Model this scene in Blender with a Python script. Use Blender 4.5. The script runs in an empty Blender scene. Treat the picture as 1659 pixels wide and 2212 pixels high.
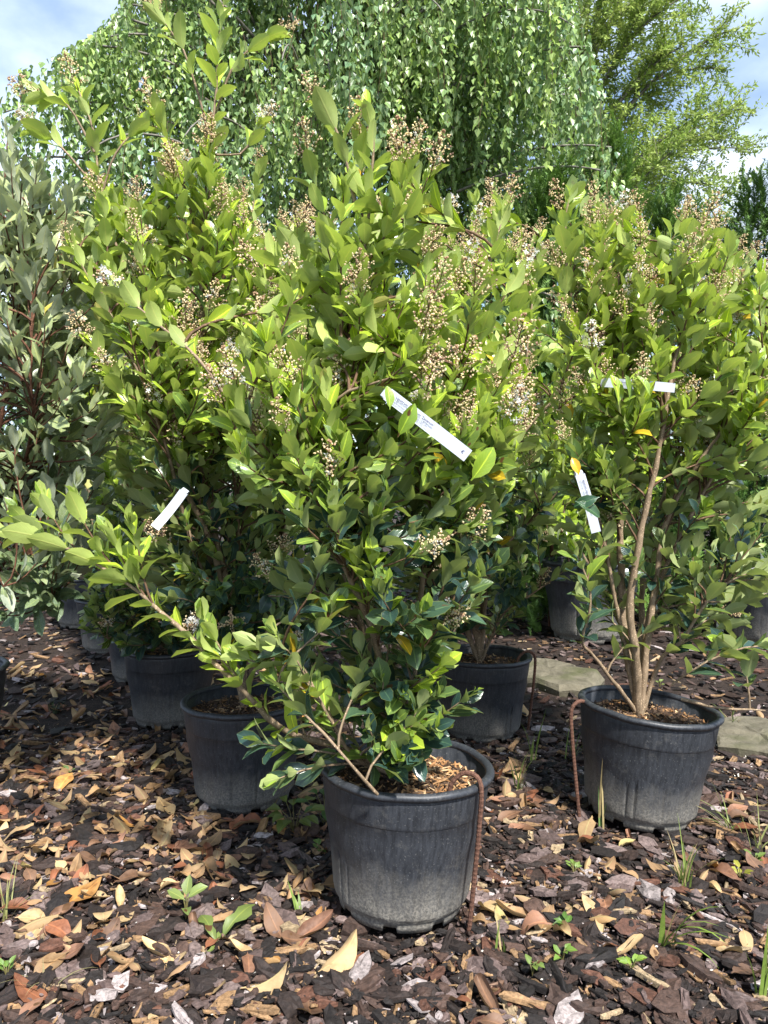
import bpy, math, random
import numpy as np
from mathutils import Vector, Matrix

SC = bpy.context.scene
COL = SC.collection
# ------------------------------------------------------------------ camera, sky, sun, exposure
CAM_H, FPX, UC, VC, HORIZON = 0.95, 1609.0, 829.5, 1106.0, 1055.0
PITCH = math.atan((VC - HORIZON) / FPX)
cd = bpy.data.cameras.new('camera'); cam = bpy.data.objects.new('camera', cd); COL.objects.link(cam)
cam.location = (0, 0, CAM_H); cam.rotation_euler = (math.pi / 2 - PITCH, 0, 0)
cd.sensor_fit = 'VERTICAL'; cd.sensor_height = 24; cd.lens = 24 * FPX / 2212
cd.clip_start = 0.05; cd.clip_end = 3000
SC.camera = cam

SUN_EL, SUN_AZ = math.radians(52), math.radians(152)      # azimuth from +Y (view) towards +X (right)
sdir = Vector((math.sin(SUN_AZ) * math.cos(SUN_EL), math.cos(SUN_AZ) * math.cos(SUN_EL), math.sin(SUN_EL)))
ld = bpy.data.lights.new('sun', 'SUN'); ld.energy = 4.4; ld.angle = math.radians(3.5); ld.color = (1.0, 0.97, 0.92)
sun = bpy.data.objects.new('sun', ld); COL.objects.link(sun); sun.location = (3, -3, 8)
sun.rotation_euler = sdir.to_track_quat('Z', 'Y').to_euler()

w = bpy.data.worlds.new('World'); SC.world = w; w.use_nodes = True
nt = w.node_tree; nt.nodes.clear()
out = nt.nodes.new('ShaderNodeOutputWorld'); bg = nt.nodes.new('ShaderNodeBackground')
sky = nt.nodes.new('ShaderNodeTexSky'); sky.sky_type = 'NISHITA'; sky.sun_disc = False
sky.sun_elevation = SUN_EL; sky.sun_rotation = SUN_AZ; sky.air_density = 1.0; sky.dust_density = 0.6
tc = nt.nodes.new('ShaderNodeTexCoord'); mp = nt.nodes.new('ShaderNodeMapping')
mp.inputs['Scale'].default_value = (1.5, 1.5, 2.6); mp.inputs['Location'].default_value = (0.55, 0.0, 0.25)
nz = nt.nodes.new('ShaderNodeTexNoise'); nz.inputs['Scale'].default_value = 1.7; nz.inputs['Detail'].default_value = 7; nz.inputs['Roughness'].default_value = 0.52
rp = nt.nodes.new('ShaderNodeValToRGB'); rp.color_ramp.elements[0].position = 0.40; rp.color_ramp.elements[1].position = 0.58
nz2 = nt.nodes.new('ShaderNodeTexNoise'); nz2.inputs['Scale'].default_value = 3.2; nz2.inputs['Detail'].default_value = 6
rp2 = nt.nodes.new('ShaderNodeValToRGB')
rp2.color_ramp.elements[0].position = 0.35; rp2.color_ramp.elements[0].color = (2.6, 3.4, 4.9, 1)
rp2.color_ramp.elements[1].position = 0.65; rp2.color_ramp.elements[1].color = (5.6, 6.2, 7.0, 1)
mx = nt.nodes.new('ShaderNodeMix'); mx.data_type = 'RGBA'
L = nt.links.new
L(tc.outputs['Generated'], mp.inputs['Vector']); L(mp.outputs[0], nz.inputs['Vector']); L(mp.outputs[0], nz2.inputs['Vector'])
L(nz.outputs[0], rp.inputs[0]); L(nz2.outputs[0], rp2.inputs[0])
L(rp.outputs[0], mx.inputs[0]); L(sky.outputs[0], mx.inputs[6]); L(rp2.outputs[0], mx.inputs[7])
L(mx.outputs[2], bg.inputs[0]); bg.inputs[1].default_value = 0.11; L(bg.outputs[0], out.inputs[0])

SC.render.engine = 'CYCLES'
SC.view_settings.view_transform = 'Standard'; SC.view_settings.look = 'None'
SC.view_settings.exposure = 1.28; SC.view_settings.gamma = 1.0; SC.view_settings.use_curve_mapping = False
SC.cycles.max_bounces = 8; SC.cycles.transparent_max_bounces = 8; SC.cycles.use_denoising = True
SC.cycles.diffuse_bounces = 4; SC.cycles.transmission_bounces = 4

# ------------------------------------------------------------------ helpers
rng = np.random.default_rng(7)
random.seed(7)
CP, SP = math.cos(PITCH), math.sin(PITCH)
def P(u, v, Y):
    """photo point (1659x2212 frame) at depth Y metres -> world"""
    a = (u - UC) / FPX; b = -(v - VC) / FPX
    dy = CP + b * SP; dz = -SP + b * CP
    s = Y / dy
    return np.array((a * s, Y, CAM_H + dz * s))
def PG(u, v):
    """photo point on the ground plane"""
    b = -(v - VC) / FPX
    dy = CP + b * SP; dz = -SP + b * CP
    s = -CAM_H / dz
    return np.array(((u - UC) / FPX * s, dy * s, 0.0))
def project(p):
    x, y, z = p[..., 0], p[..., 1], p[..., 2] - CAM_H
    d = y * CP - z * SP; up = y * SP + z * CP
    d = np.where(np.abs(d) < 1e-6, 1e-6, d)
    return UC + FPX * x / d, VC - FPX * up / d, d
def nrm(v):
    v = np.asarray(v, float)
    return v / np.maximum(np.linalg.norm(v, axis=-1, keepdims=True), 1e-9)
def mesh(name, verts, faces, mats=(), smooth=True, uv=None, col=None, fmat=None):
    """faces: list of int arrays (n,k)"""
    me = bpy.data.meshes.new(name)
    verts = np.asarray(verts, np.float32).reshape(-1, 3)
    fl = [np.asarray(f, np.int32) for f in faces if len(f)]
    me.vertices.add(len(verts)); me.vertices.foreach_set('co', verts.ravel())
    idx = np.concatenate([f.ravel() for f in fl])
    cnt = np.concatenate([np.full(len(f), f.shape[1], np.int32) for f in fl])
    st = np.concatenate(([0], np.cumsum(cnt)[:-1])).astype(np.int32)
    me.loops.add(len(idx)); me.loops.foreach_set('vertex_index', idx)
    me.polygons.add(len(cnt)); me.polygons.foreach_set('loop_start', st); me.polygons.foreach_set('loop_total', cnt)
    me.polygons.foreach_set('use_smooth', np.full(len(cnt), smooth))
    if fmat is not None: me.polygons.foreach_set('material_index', np.asarray(fmat, np.int32))
    if uv is not None:
        l = me.uv_layers.new(name='UVMap'); l.data.foreach_set('uv', np.asarray(uv, np.float32)[idx].ravel())
    if col is not None:
        a = me.color_attributes.new('tint', 'FLOAT_COLOR', 'POINT')
        c = np.ones((len(verts), 4), np.float32); c[:, :3] = col
        a.data.foreach_set('color', c.ravel())
    for m in mats: me.materials.append(m)
    me.update(calc_edges=True); me.validate()
    return me
def obj(name, me, parent=None, loc=None, label=None, cat=None, group=None, kind=None, color=None, mat4=None):
    o = bpy.data.objects.new(name, me); COL.objects.link(o)
    if parent is not None: o.parent = parent
    if loc is not None: o.location = loc
    if mat4 is not None: o.matrix_local = mat4
    if label: o['label'] = label
    if cat: o['category'] = cat
    if group: o['group'] = group
    if kind: o['kind'] = kind
    if color is not None: o.color = (*color, 1)
    return o
def empty(name, loc, label, cat, group=None):
    o = obj(name, None, None, tuple(loc), label, cat, group); o.empty_display_size = 0.05
    return o
def mat4(pos, ax, ay, az):
    return Matrix(((ax[0], ay[0], az[0], pos[0]), (ax[1], ay[1], az[1], pos[1]), (ax[2], ay[2], az[2], pos[2]), (0, 0, 0, 1)))
class Bag:
    """collects geometry that becomes ONE mesh"""
    def __init__(s): s.v = []; s.f = {}; s.c = []; s.uv = []; s.n = 0
    def add(s, v, faces, col=None, uv=None):
        v = np.asarray(v, float)
        for f in faces:
            f = np.asarray(f)
            if len(f): s.f.setdefault(f.shape[1], []).append(f + s.n)
        s.v.append(v); s.n += len(v)
        s.c.append(np.tile(np.asarray(col if col is not None else (1, 1, 1), float), (len(v), 1)) if np.ndim(col) < 2 else col)
        s.uv.append(uv if uv is not None else np.zeros((len(v), 2)))
    def build(s, name, mats, smooth=True, offset=(0, 0, 0)):
        return mesh(name, np.concatenate(s.v) - np.asarray(offset), [np.concatenate(x) for x in s.f.values()], mats, smooth,
                    uv=np.concatenate(s.uv), col=np.concatenate(s.c))
def tube(pts, rad, sides=6, cap=True):
    pts = np.asarray(pts, float); n = len(pts); rad = np.broadcast_to(np.asarray(rad, float), (n,))
    t = nrm(np.gradient(pts, axis=0))
    ref = np.array((0.0, 0, 1)) if abs(t[0][2]) < 0.9 else np.array((1.0, 0, 0))
    a = nrm(np.cross(t[0], ref)); A = []
    for i in range(n):
        a = a - t[i] * np.dot(a, t[i]); a = a / max(np.linalg.norm(a), 1e-9); A.append(a)
    A = np.array(A); B = np.cross(t, A)
    th = np.arange(sides) / sides * 2 * math.pi
    ring = pts[:, None] + rad[:, None, None] * (np.cos(th)[None, :, None] * A[:, None] + np.sin(th)[None, :, None] * B[:, None])
    v = ring.reshape(-1, 3)
    i, j = np.meshgrid(np.arange(n - 1), np.arange(sides), indexing='ij')
    j2 = (j + 1) % sides
    q = np.stack([i * sides + j, i * sides + j2, (i + 1) * sides + j2, (i + 1) * sides + j], -1).reshape(-1, 4)
    faces = [q]
    if cap:
        v = np.concatenate([v, pts[-1:] + t[-1:] * rad[-1] * 0.5]); k = len(v) - 1; o = (n - 1) * sides
        jj = np.arange(sides); faces.append(np.stack([o + jj, o + (jj + 1) % sides, np.full(sides, k)], -1))
    return v, faces
def smooth_path(pts, step=0.03):
    pts = np.asarray(pts, float)
    if len(pts) < 3:
        n = max(2, int(np.linalg.norm(pts[-1] - pts[0]) / step)); s = np.linspace(0, 1, n + 1)[:, None]
        return pts[0] * (1 - s) + pts[-1] * s
    ext = np.vstack([2 * pts[0] - pts[1], pts, 2 * pts[-1] - pts[-2]]); o = []
    for k in range(1, len(ext) - 2):
        p0, p1, p2, p3 = ext[k - 1:k + 3]
        n = max(2, int(np.linalg.norm(p2 - p1) / step)); s = (np.arange(n) / n)[:, None]
        o.append(0.5 * (2 * p1 + (p2 - p0) * s + (2 * p0 - 5 * p1 + 4 * p2 - p3) * s ** 2 + (3 * p1 - p0 - 3 * p2 + p3) * s ** 3))
    o.append(pts[-1:]); return np.concatenate(o)
def bezier(p0, p1, p2, p3, n):
    s = np.linspace(0, 1, n)[:, None]
    return (1 - s) ** 3 * p0 + 3 * (1 - s) ** 2 * s * p1 + 3 * (1 - s) * s ** 2 * p2 + s ** 3 * p3

def text_mesh(body, size, bold):
    cu = bpy.data.curves.new('print', 'FONT'); cu.body = body; cu.size = size; cu.offset = bold; cu.resolution_u = 2
    o = bpy.data.objects.new('print', cu); COL.objects.link(o); bpy.context.view_layer.update()
    me = bpy.data.meshes.new_from_object(o.evaluated_get(bpy.context.evaluated_depsgraph_get()))
    bpy.data.objects.remove(o); bpy.data.curves.remove(cu); return me
TX = "Ligustrum japonicum 'Texanum'"; T2 = 'Japanischer Liguster 100/120 cm'
TEXT = {(b_, s_): text_mesh(b_, s_, o_) for b_, s_, o_ in ((TX, .0068, .00012), (T2, .0060, 0), ('54 €', .0085, .00015), (TX, .0085, .0001), (T2, .0075, 0), ('54 €', .011, .00015))}
# ------------------------------------------------------------------ materials
class NB:
    def __init__(s, name):
        s.m = bpy.data.materials.new(name); s.m.use_nodes = True; s.t = s.m.node_tree; s.t.nodes.clear()
        s.o = s.n('ShaderNodeOutputMaterial')
    def n(s, kind, **kw):
        d = s.t.nodes.new(kind)
        for k, v in kw.items(): setattr(d, k, v)
        return d
    def l(s, a, b): s.t.links.new(a, b)
    def val(s, sock, x):
        if hasattr(x, 'is_linked'): s.l(x, sock)
        else: sock.default_value = x
    def mix(s, f, a, b, mode='MIX'):
        d = s.n('ShaderNodeMix', data_type='RGBA', blend_type=mode)
        s.val(d.inputs[0], f); s.val(d.inputs[6], a if hasattr(a, 'is_linked') else (*a, 1)); s.val(d.inputs[7], b if hasattr(b, 'is_linked') else (*b, 1))
        return d.outputs[2]
    def math(s, op, a, b=0.0, c=0.0):
        d = s.n('ShaderNodeMath', operation=op); s.val(d.inputs[0], a); s.val(d.inputs[1], b); s.val(d.inputs[2], c); return d.outputs[0]
    def noise(s, vec, scale, detail=3, rough=0.5, col=False):
        d = s.n('ShaderNodeTexNoise'); s.l(vec, d.inputs['Vector']); d.inputs['Scale'].default_value = scale
        d.inputs['Detail'].default_value = detail; d.inputs['Roughness'].default_value = rough
        return d.outputs[1 if col else 0]
    def ramp(s, f, stops):
        d = s.n('ShaderNodeValToRGB'); s.l(f, d.inputs[0]); e = d.color_ramp.elements
        while len(e) < len(stops): e.new(0.5)
        for x, (p, c) in zip(e, stops):
            x.position = p; x.color = (*c, 1) if np.ndim(c) else (c, c, c, 1)
        return d.outputs[0]
    def step(s, x, a, b):
        d = s.n('ShaderNodeMapRange'); d.clamp = True; s.l(x, d.inputs[0]); d.inputs[1].default_value = a; d.inputs[2].default_value = b
        return d.outputs[0]
    def bump(s, h, strength, dist=0.002):
        d = s.n('ShaderNodeBump'); s.l(h, d.inputs['Height']); d.inputs['Strength'].default_value = strength; d.inputs['Distance'].default_value = dist
        return d.outputs[0]
    def bsdf(s, col, rough=0.5, spec=0.5, normal=None):
        d = s.n('ShaderNodeBsdfPrincipled'); s.val(d.inputs['Base Color'], col if hasattr(col, 'is_linked') else (*col, 1))
        s.val(d.inputs['Roughness'], rough); s.val(d.inputs['Specular IOR Level'], spec)
        if normal is not None: s.l(normal, d.inputs['Normal'])
        return d
    def out(s, sh):
        s.l(sh.outputs[0] if hasattr(sh, 'outputs') else sh, s.o.inputs[0]); return s.m
    def pos(s): return s.n('ShaderNodeNewGeometry').outputs['Position']
    def objc(s): return s.n('ShaderNodeTexCoord').outputs['Object']
    def tint(s, use_obj):
        if use_obj: return s.n('ShaderNodeObjectInfo').outputs['Color']
        d = s.n('ShaderNodeVertexColor'); d.layer_name = 'tint'; return d.outputs[0]

def leaf_mat(name, use_obj, under, under_mix, rough, trans, tgain=(1.25, 1.35, 0.7), vein=0.45, edge=0.35, spec=0.5, speck=0.0, blotch=0.0):
    b = NB(name); c = b.tint(use_obj); pos = b.pos()
    uv = b.n('ShaderNodeUVMap'); uv.uv_map = 'UVMap'
    sep = b.n('ShaderNodeSeparateXYZ'); b.l(uv.outputs[0], sep.inputs[0])
    d = b.math('ABSOLUTE', b.math('SUBTRACT', sep.outputs[0], 0.5))
    mid = b.math('SUBTRACT', 1.0, b.step(d, 0.015, 0.058))
    ed = b.step(d, 0.455, 0.497)
    vv = b.math('ADD', b.math('MULTIPLY', sep.outputs[1], 7.0), b.math('MULTIPLY', d, -5.0))
    fr = b.math('ABSOLUTE', b.math('SUBTRACT', b.math('FRACT', vv), 0.5))
    side = b.math('SUBTRACT', 1.0, b.step(fr, 0.0, 0.09))
    mott = b.noise(pos, 55, 3)
    c1 = b.mix(b.math('MULTIPLY', b.step(mott, 0.35, 0.7), 0.35), c, b.mix(1.0, c, (1.45, 1.3, 1.0), 'MULTIPLY'))
    if blotch: c1 = b.mix(b.math('MULTIPLY', b.step(b.noise(pos, 26, 5, 0.65), 0.47, 0.64), blotch), c1, b.mix(1.0, c, (0.42, 0.34, 0.26), 'MULTIPLY'))
    if speck: c1 = b.mix(b.math('MULTIPLY', b.step(b.noise(pos, 420, 2), 0.5, 0.66), speck), c1, (0.42, 0.46, 0.42))
    pale = b.mix(1.0, c, (2.6, 2.2, 1.6), 'MULTIPLY')
    c1 = b.mix(b.math('MULTIPLY', mid, vein), c1, pale)
    c1 = b.mix(b.math('MULTIPLY', side, vein * 0.22), c1, pale)
    c1 = b.mix(b.math('MULTIPLY', ed, edge), c1, (0.42, 0.42, 0.07))
    spot = b.step(b.noise(pos, 34, 1), 0.725, 0.745)
    c1 = b.mix(spot, c1, (0.10, 0.05, 0.02))
    cu = b.mix(under_mix, c1, under)
    cu = b.mix(b.math('MULTIPLY', mid, 0.45), cu, (0.36, 0.36, 0.16))
    cu = b.mix(b.math('MULTIPLY', side, 0.12), cu, (0.12, 0.16, 0.04))
    back = b.n('ShaderNodeNewGeometry').outputs['Backfacing']
    cf = b.mix(back, c1, cu)
    r = b.math('ADD', rough, b.math('MULTIPLY', back, 0.22))
    h = b.math('ADD', b.math('ADD', b.math('MULTIPLY', mid, -0.8), b.math('MULTIPLY', side, -0.35)), b.math('MULTIPLY', b.noise(pos, 160, 2), 0.5))
    p = b.bsdf(cf, r, spec, b.bump(h, 0.35, 0.0012))
    tr = b.n('ShaderNodeBsdfTranslucent'); b.l(b.mix(1.0, cf, tgain, 'MULTIPLY'), tr.inputs[0])
    ms = b.n('ShaderNodeMixShader'); ms.inputs[0].default_value = trans
    b.l(p.outputs[0], ms.inputs[1]); b.l(tr.outputs[0], ms.inputs[2])
    return b.out(ms)
M = {}
PRIVET = dict(vein=0.85, under=(0.43, 0.49, 0.18), under_mix=0.6, rough=0.27, trans=0.27, spec=0.6)
OLEA = dict(under=(0.40, 0.43, 0.33), under_mix=0.6, rough=0.36, trans=0.2, edge=0.1, speck=0.3, tgain=(1.1, 1.2, 0.8))
BIRCH = dict(under=(0.20, 0.28, 0.13), under_mix=0.4, rough=0.33, trans=0.34, edge=0.0, vein=0.3)
FRESH = dict(under=(0.16, 0.26, 0.06), under_mix=0.4, rough=0.45, trans=0.35, edge=0.0, vein=0.4)
DRY = dict(blotch=0.75, under=(0.42, 0.29, 0.15), under_mix=0.5, rough=0.6, trans=0.12, edge=0.0, vein=0.25, tgain=(1.2, 1.0, 0.7), spec=0.35)
for k, kw in dict(privet=PRIVET, olea=OLEA, birch=BIRCH, fresh=FRESH, dry=DRY).items():
    M[k] = leaf_mat(k + '_leaf', False, **kw); M[k + '_o'] = leaf_mat(k + '_leaf_single', True, **kw)
def bark_mat(name, c0, c1, scale=90, stretch=0.35):
    b = NB(name); mpn = b.n('ShaderNodeMapping'); b.l(b.pos(), mpn.inputs[0]); mpn.inputs['Scale'].default_value = (1, 1, stretch)
    n = b.noise(mpn.outputs[0], scale, 5, 0.6)
    c = b.mix(b.step(n, 0.3, 0.7), c0, c1)
    c = b.mix(b.step(b.noise(b.pos(), 300, 1), 0.66, 0.7), c, tuple(min(1, x * 2.2) for x in c1))
    return b.out(b.bsdf(c, 0.75, 0.25, b.bump(n, 0.6, 0.002)))
M['stem'] = bark_mat('stem_bark', (0.14, 0.10, 0.06), (0.29, 0.21, 0.135))
M['twig'] = bark_mat('twig_bark', (0.065, 0.035, 0.02), (0.15, 0.09, 0.05))
M['redtwig'] = bark_mat('reddish_twig_bark', (0.07, 0.03, 0.018), (0.15, 0.07, 0.04))
M['paletwig'] = bark_mat('pale_twig_bark', (0.25, 0.19, 0.12), (0.42, 0.34, 0.24))
M['trunk'] = bark_mat('trunk_bark', (0.08, 0.07, 0.055), (0.24, 0.22, 0.19), 25)
def tint_mat(name, rough=0.6, spec=0.3, noise_scale=120, amt=0.5, bump=0.5, use_obj=False, bscale=None, trans=0):
    b = NB(name); pos = b.pos(); c = b.tint(use_obj); n = b.noise(pos, noise_scale, 5, 0.65)
    c2 = b.mix(amt, c, b.ramp(n, [(0.3, 0.25), (0.5, 1.0), (0.75, 2.0)]), 'MULTIPLY')
    p = b.bsdf(c2, rough, spec, b.bump(b.noise(pos, bscale or noise_scale * 1.6, 4, 0.7), bump, 0.003))
    if not trans: return b.out(p)
    tr = b.n('ShaderNodeBsdfTranslucent'); b.l(c2, tr.inputs[0]); ms = b.n('ShaderNodeMixShader'); ms.inputs[0].default_value = trans
    b.l(p.outputs[0], ms.inputs[1]); b.l(tr.outputs[0], ms.inputs[2]); return b.out(ms)
M['chip'] = tint_mat('bark_chip', 0.7, 0.35, 110, 0.7, 0.9)
M['chip_o'] = tint_mat('bark_chip_single', 0.7, 0.35, 110, 0.7, 0.9, True)
M['bud'] = tint_mat('flower_bud', 0.6, 0.3, 300, 0.1, 0.05, trans=0.42)
M['needle'] = tint_mat('needle', 0.45, 0.4, 20, 0.4, 0.0, trans=0.15)
M['feather'] = tint_mat('feathery_leaf', 0.5, 0.3, 3, 0.3, 0.0, trans=0.35)
M['hedge'] = tint_mat('hedge_leaf', 0.45, 0.4, 20, 0.4, 0.0, trans=0.2)
M['grass'] = tint_mat('grass_blade', 0.5, 0.35, 40, 0.3, 0.0, trans=0.3)
M['petal'] = tint_mat('fallen_petal', 0.6, 0.3, 40, 0.2, 0.0)

b = NB('dark_soil'); pos = b.pos(); n = b.noise(pos, 38, 8, 0.7); n2 = b.noise(pos, 5, 3)
c = b.mix(b.step(n, 0.35, 0.72), (0.012, 0.009, 0.008), (0.055, 0.038, 0.029))
c = b.mix(b.math('MULTIPLY', b.step(n2, 0.4, 0.7), 0.5), c, (0.03, 0.02, 0.015))
c = b.mix(b.step(b.noise(pos, 260, 2), 0.64, 0.7), c, (0.13, 0.09, 0.065))
M['soil'] = b.out(b.bsdf(c, 0.9, 0.2, b.bump(b.noise(pos, 60, 8, 0.75), 1.0, 0.012)))

b = NB('pot_soil'); pos = b.pos(); n = b.noise(pos, 90, 6, 0.7)
c = b.mix(b.step(n, 0.35, 0.7), (0.02, 0.013, 0.009), (0.12, 0.07, 0.04))
M['potsoil'] = b.out(b.bsdf(c, 0.9, 0.2, b.bump(n, 1.0, 0.01)))

def pot_mat(name, dust):
    b = NB(name); oc = b.objc(); sep = b.n('ShaderNodeSeparateXYZ'); b.l(oc, sep.inputs[0]); z = sep.outputs[2]
    n1 = b.noise(oc, 9, 4, 0.6); nf = b.noise(oc, 190, 4, 0.75)
    mpn = b.n('ShaderNodeMapping'); b.l(oc, mpn.inputs[0]); mpn.inputs['Scale'].default_value = (1, 1, 0.12)
    st = b.noise(mpn.outputs[0], 120, 3, 0.7)
    base = b.mix(b.step(st, 0.35, 0.75), (0.016, 0.018, 0.022), (0.042, 0.046, 0.054))
    hz = b.math('ADD', z, b.math('MULTIPLY', b.math('SUBTRACT', n1, 0.5), 0.16))
    low = b.math('SUBTRACT', 1.0, b.step(hz, 0.02, 0.14))
    sp = b.step(nf, 0.42, 0.62)
    d = b.math('MULTIPLY', b.math('MULTIPLY', low, b.math('ADD', 0.35, b.math('MULTIPLY', sp, 0.65))), dust)
    c = b.mix(d, base, (0.29, 0.265, 0.22))
    c = b.mix(b.math('MULTIPLY', b.step(b.noise(oc, 260, 2, 0.6), 0.63, 0.70), 0.35), c, (0.2, 0.2, 0.19))
    c = b.mix(b.math('MULTIPLY', b.step(b.noise(oc, 21, 6, 0.72), 0.56, 0.68), 0.32), c, (0.13, 0.125, 0.115))
    ru = b.math('ADD', 0.42, b.math('MULTIPLY', d, 0.4)); ru = b.math('ADD', ru, b.math('MULTIPLY', nf, 0.12))
    return b.out(b.bsdf(c, ru, 0.45, b.bump(b.math('ADD', nf, b.math('MULTIPLY', st, 0.6)), 0.35, 0.0015)))
M['pot'] = pot_mat('black_plastic_pot', 0.85); M['pot_clean'] = pot_mat('black_plastic_rim', 0.0)
b = NB('rusty_steel'); n = b.noise(b.pos(), 220, 5, 0.7)
c = b.mix(b.step(n, 0.35, 0.7), (0.055, 0.024, 0.016), (0.17, 0.085, 0.055))
M['rust'] = b.out(b.bsdf(c, 0.8, 0.3, b.bump(n, 0.6, 0.002)))
b = NB('tag_paper'); M['tag'] = b.out(b.bsdf((0.44, 0.47, 0.52), 0.5, 0.4))
b = NB('tag_ink'); M['ink'] = b.out(b.bsdf((0.03, 0.03, 0.09), 0.6, 0.2))
b = NB('stone'); pos = b.pos(); n = b.noise(pos, 14, 7, 0.65)
c = b.mix(b.step(n, 0.3, 0.7), (0.07, 0.062, 0.042), (0.17, 0.15, 0.105)); c = b.mix(b.step(b.noise(pos, 5, 3), 0.5, 0.7), c, (0.07, 0.075, 0.03))
M['stone'] = b.out(b.bsdf(c, 0.85, 0.25, b.bump(b.noise(pos, 50, 6, 0.7), 0.8, 0.01)))

# ------------------------------------------------------------------ leaf prototypes
ROWS = np.array([-0.10, 0.0, 0.16, 0.44, 0.76, 1.0]); COLS = np.array([-1, -0.5, 0, 0.5, 1.0])
def leaf_proto(seed, width=0.50, fold=0.16, bend=0.5, wave=0.03, twist=0.15, pet=True, peak=0.46, curl=0.0, lobe=0.0, rows=ROWS, blunt=.78, cols=COLS):
    r = np.random.default_rng(seed); rows = rows.copy()
    if not pet: rows[0] = -0.02
    v = []; uv = []; ph = r.uniform(0, 6); tw = r.uniform(-1, 1) * twist; bd = bend * r.uniform(0.5, 1.5); fo = fold * r.uniform(0.5, 1.5)
    skew = r.uniform(-0.04, 0.04); wd = width * r.uniform(0.9, 1.1)
    y = z = 0.0; prev = 0.0
    for k, t in enumerate(rows):
        tt = max(t, 0.0); th = -bd * tt ** 1.3 + 0.12
        y += (t - prev) * math.cos(th); z += (t - prev) * math.sin(th); prev = t
        if t <= 0: wv = 0.018 if t < 0 else 0.03
        elif t >= 1: wv = 0.012
        else:
            e = math.log(0.5) / math.log(peak); wv = 0.5 * wd * math.sin(math.pi * tt ** e) ** blunt
        for s in cols:
            ss = s * (1 + lobe * math.sin((13 if lobe > .3 else 8) * tt + ph + s) * abs(s))
            x = ss * wv; a = fo * abs(s) * wv * 2
            zz = a + wave * math.sin(7.5 * tt + ph + (1.5 if s > 0 else 0)) * abs(s) * (0 if t <= 0 or t >= 1 else 1)
            if curl:
                ang = s * curl * (0.35 + wv / max(wd, .01)); rr = wv / max(curl * (0.35 + wv / max(wd, .01)), 0.05)
                x = math.sin(ang) * rr; zz = (1 - math.cos(ang)) * rr + wave * math.sin(6.5 * tt + ph) * abs(s)
            c_, s_ = math.cos(tw * tt), math.sin(tw * tt)
            v.append((x * c_ - zz * s_ + skew * tt * tt, y - math.sin(th) * 0, z + x * s_ + zz * c_)); uv.append((s * 0.5 + 0.5, min(max(t, 0), 1)))
    n = len(cols); q = [(i * n + j, i * n + j + 1, (i + 1) * n + j + 1, (i + 1) * n + j) for i in range(len(rows) - 1) for j in range(n - 1)]
    return np.array(v), np.array(q), np.array(uv)
C3 = np.array([-1, 0, 1.0])
PROTO = {
    'privet': [leaf_proto(100 + i, width=0.53, peak=0.52, blunt=.64, cols=C3) for i in range(10)],
    'olea': [leaf_proto(200 + i, width=0.44, fold=0.10, bend=0.35, wave=0.055, peak=0.47, cols=C3) for i in range(8)],
}
HROWS = np.array([-0.10, 0.0, 0.13, 0.36, 0.63, 0.87, 1.0])
HI = {'privet': [leaf_proto(100 + i, width=0.53, peak=0.52, blunt=.64, rows=HROWS) for i in range(10)],
      'olea': [leaf_proto(200 + i, width=0.44, fold=0.10, bend=0.35, wave=0.055, peak=0.47, rows=HROWS) for i in range(8)]}
LEAFMESH = {}
for kind, pl in HI.items():
    LEAFMESH[kind] = [mesh(kind + '_leaf', v, [q], [M[kind + '_o']], True, uv) for v, q, uv in pl]

class Leaves:
    def __init__(s, kind): s.kind = kind; s.pos = []; s.d = []; s.n = []; s.size = []; s.wid = []; s.var = []; s.col = []
    def add(s, pos, d, n, size, wid, col):
        s.pos.append(pos); s.d.append(d); s.n.append(n); s.size.append(size); s.wid.append(wid); s.col.append(col)
        s.var.append(random.randrange(len(PROTO[s.kind])))
    def freeze(s):
        s.pos = np.array(s.pos); d = nrm(np.array(s.d)); n = np.array(s.n); n = nrm(n - d * (n * d).sum(-1, keepdims=True))
        s.ay = d; s.az = n; s.ax = np.cross(d, n); s.size = np.array(s.size); s.wid = np.array(s.wid); s.var = np.array(s.var); s.col = np.array(s.col)
    def verts(s, k):
        m = np.nonzero(s.var == k)[0]; v = PROTO[s.kind][k][0]
        sz = s.size[m][:, None, None]
        w_ = (s.pos[m][:, None] + sz * (v[None, :, 0:1] * s.wid[m][:, None, None] * s.ax[m][:, None] + v[None, :, 1:2] * s.ay[m][:, None] + v[None, :, 2:3] * s.az[m][:, None]))
        return m, w_
SHRUBS = []      # dicts: root, leaves, nparts
def pick_parts():
    """for each shrub the leaves that show largest: a coarse depth buffer over the photo frame"""
    C, R, ID, SHR = [], [], [], []
    for si, sh in enumerate(SHRUBS):
        lv = sh['leaves']; lv.freeze()
        for k in range(len(PROTO[lv.kind])):
            m, w_ = lv.verts(k)
            if not len(m): continue
            u, v, d = project(w_); keep = (u > 0) & (u < 1659) & (v > 0) & (v < 2212) & (d > 0.3)
            cell = (u // 7).astype(int) * 1000 + (v // 7).astype(int)
            ids = np.broadcast_to(m[:, None], u.shape)
            C.append(cell[keep]); R.append(d[keep]); ID.append(ids[keep]); SHR.append(np.full(keep.sum(), si))
    C = np.concatenate(C); R = np.concatenate(R); ID = np.concatenate(ID); SHR = np.concatenate(SHR)
    o = np.lexsort((R, C)); C, ID, SHR = C[o], ID[o], SHR[o]
    first = np.concatenate(([True], C[1:] != C[:-1])); ID, SHR = ID[first], SHR[first]
    for si, sh in enumerate(SHRUBS):
        ids, cnt = np.unique(ID[SHR == si], return_counts=True)
        ids = ids[cnt >= 3]; cnt = cnt[cnt >= 3]
        sh['pick'] = ids[np.argsort(-cnt)][:sh['nparts']]
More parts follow.
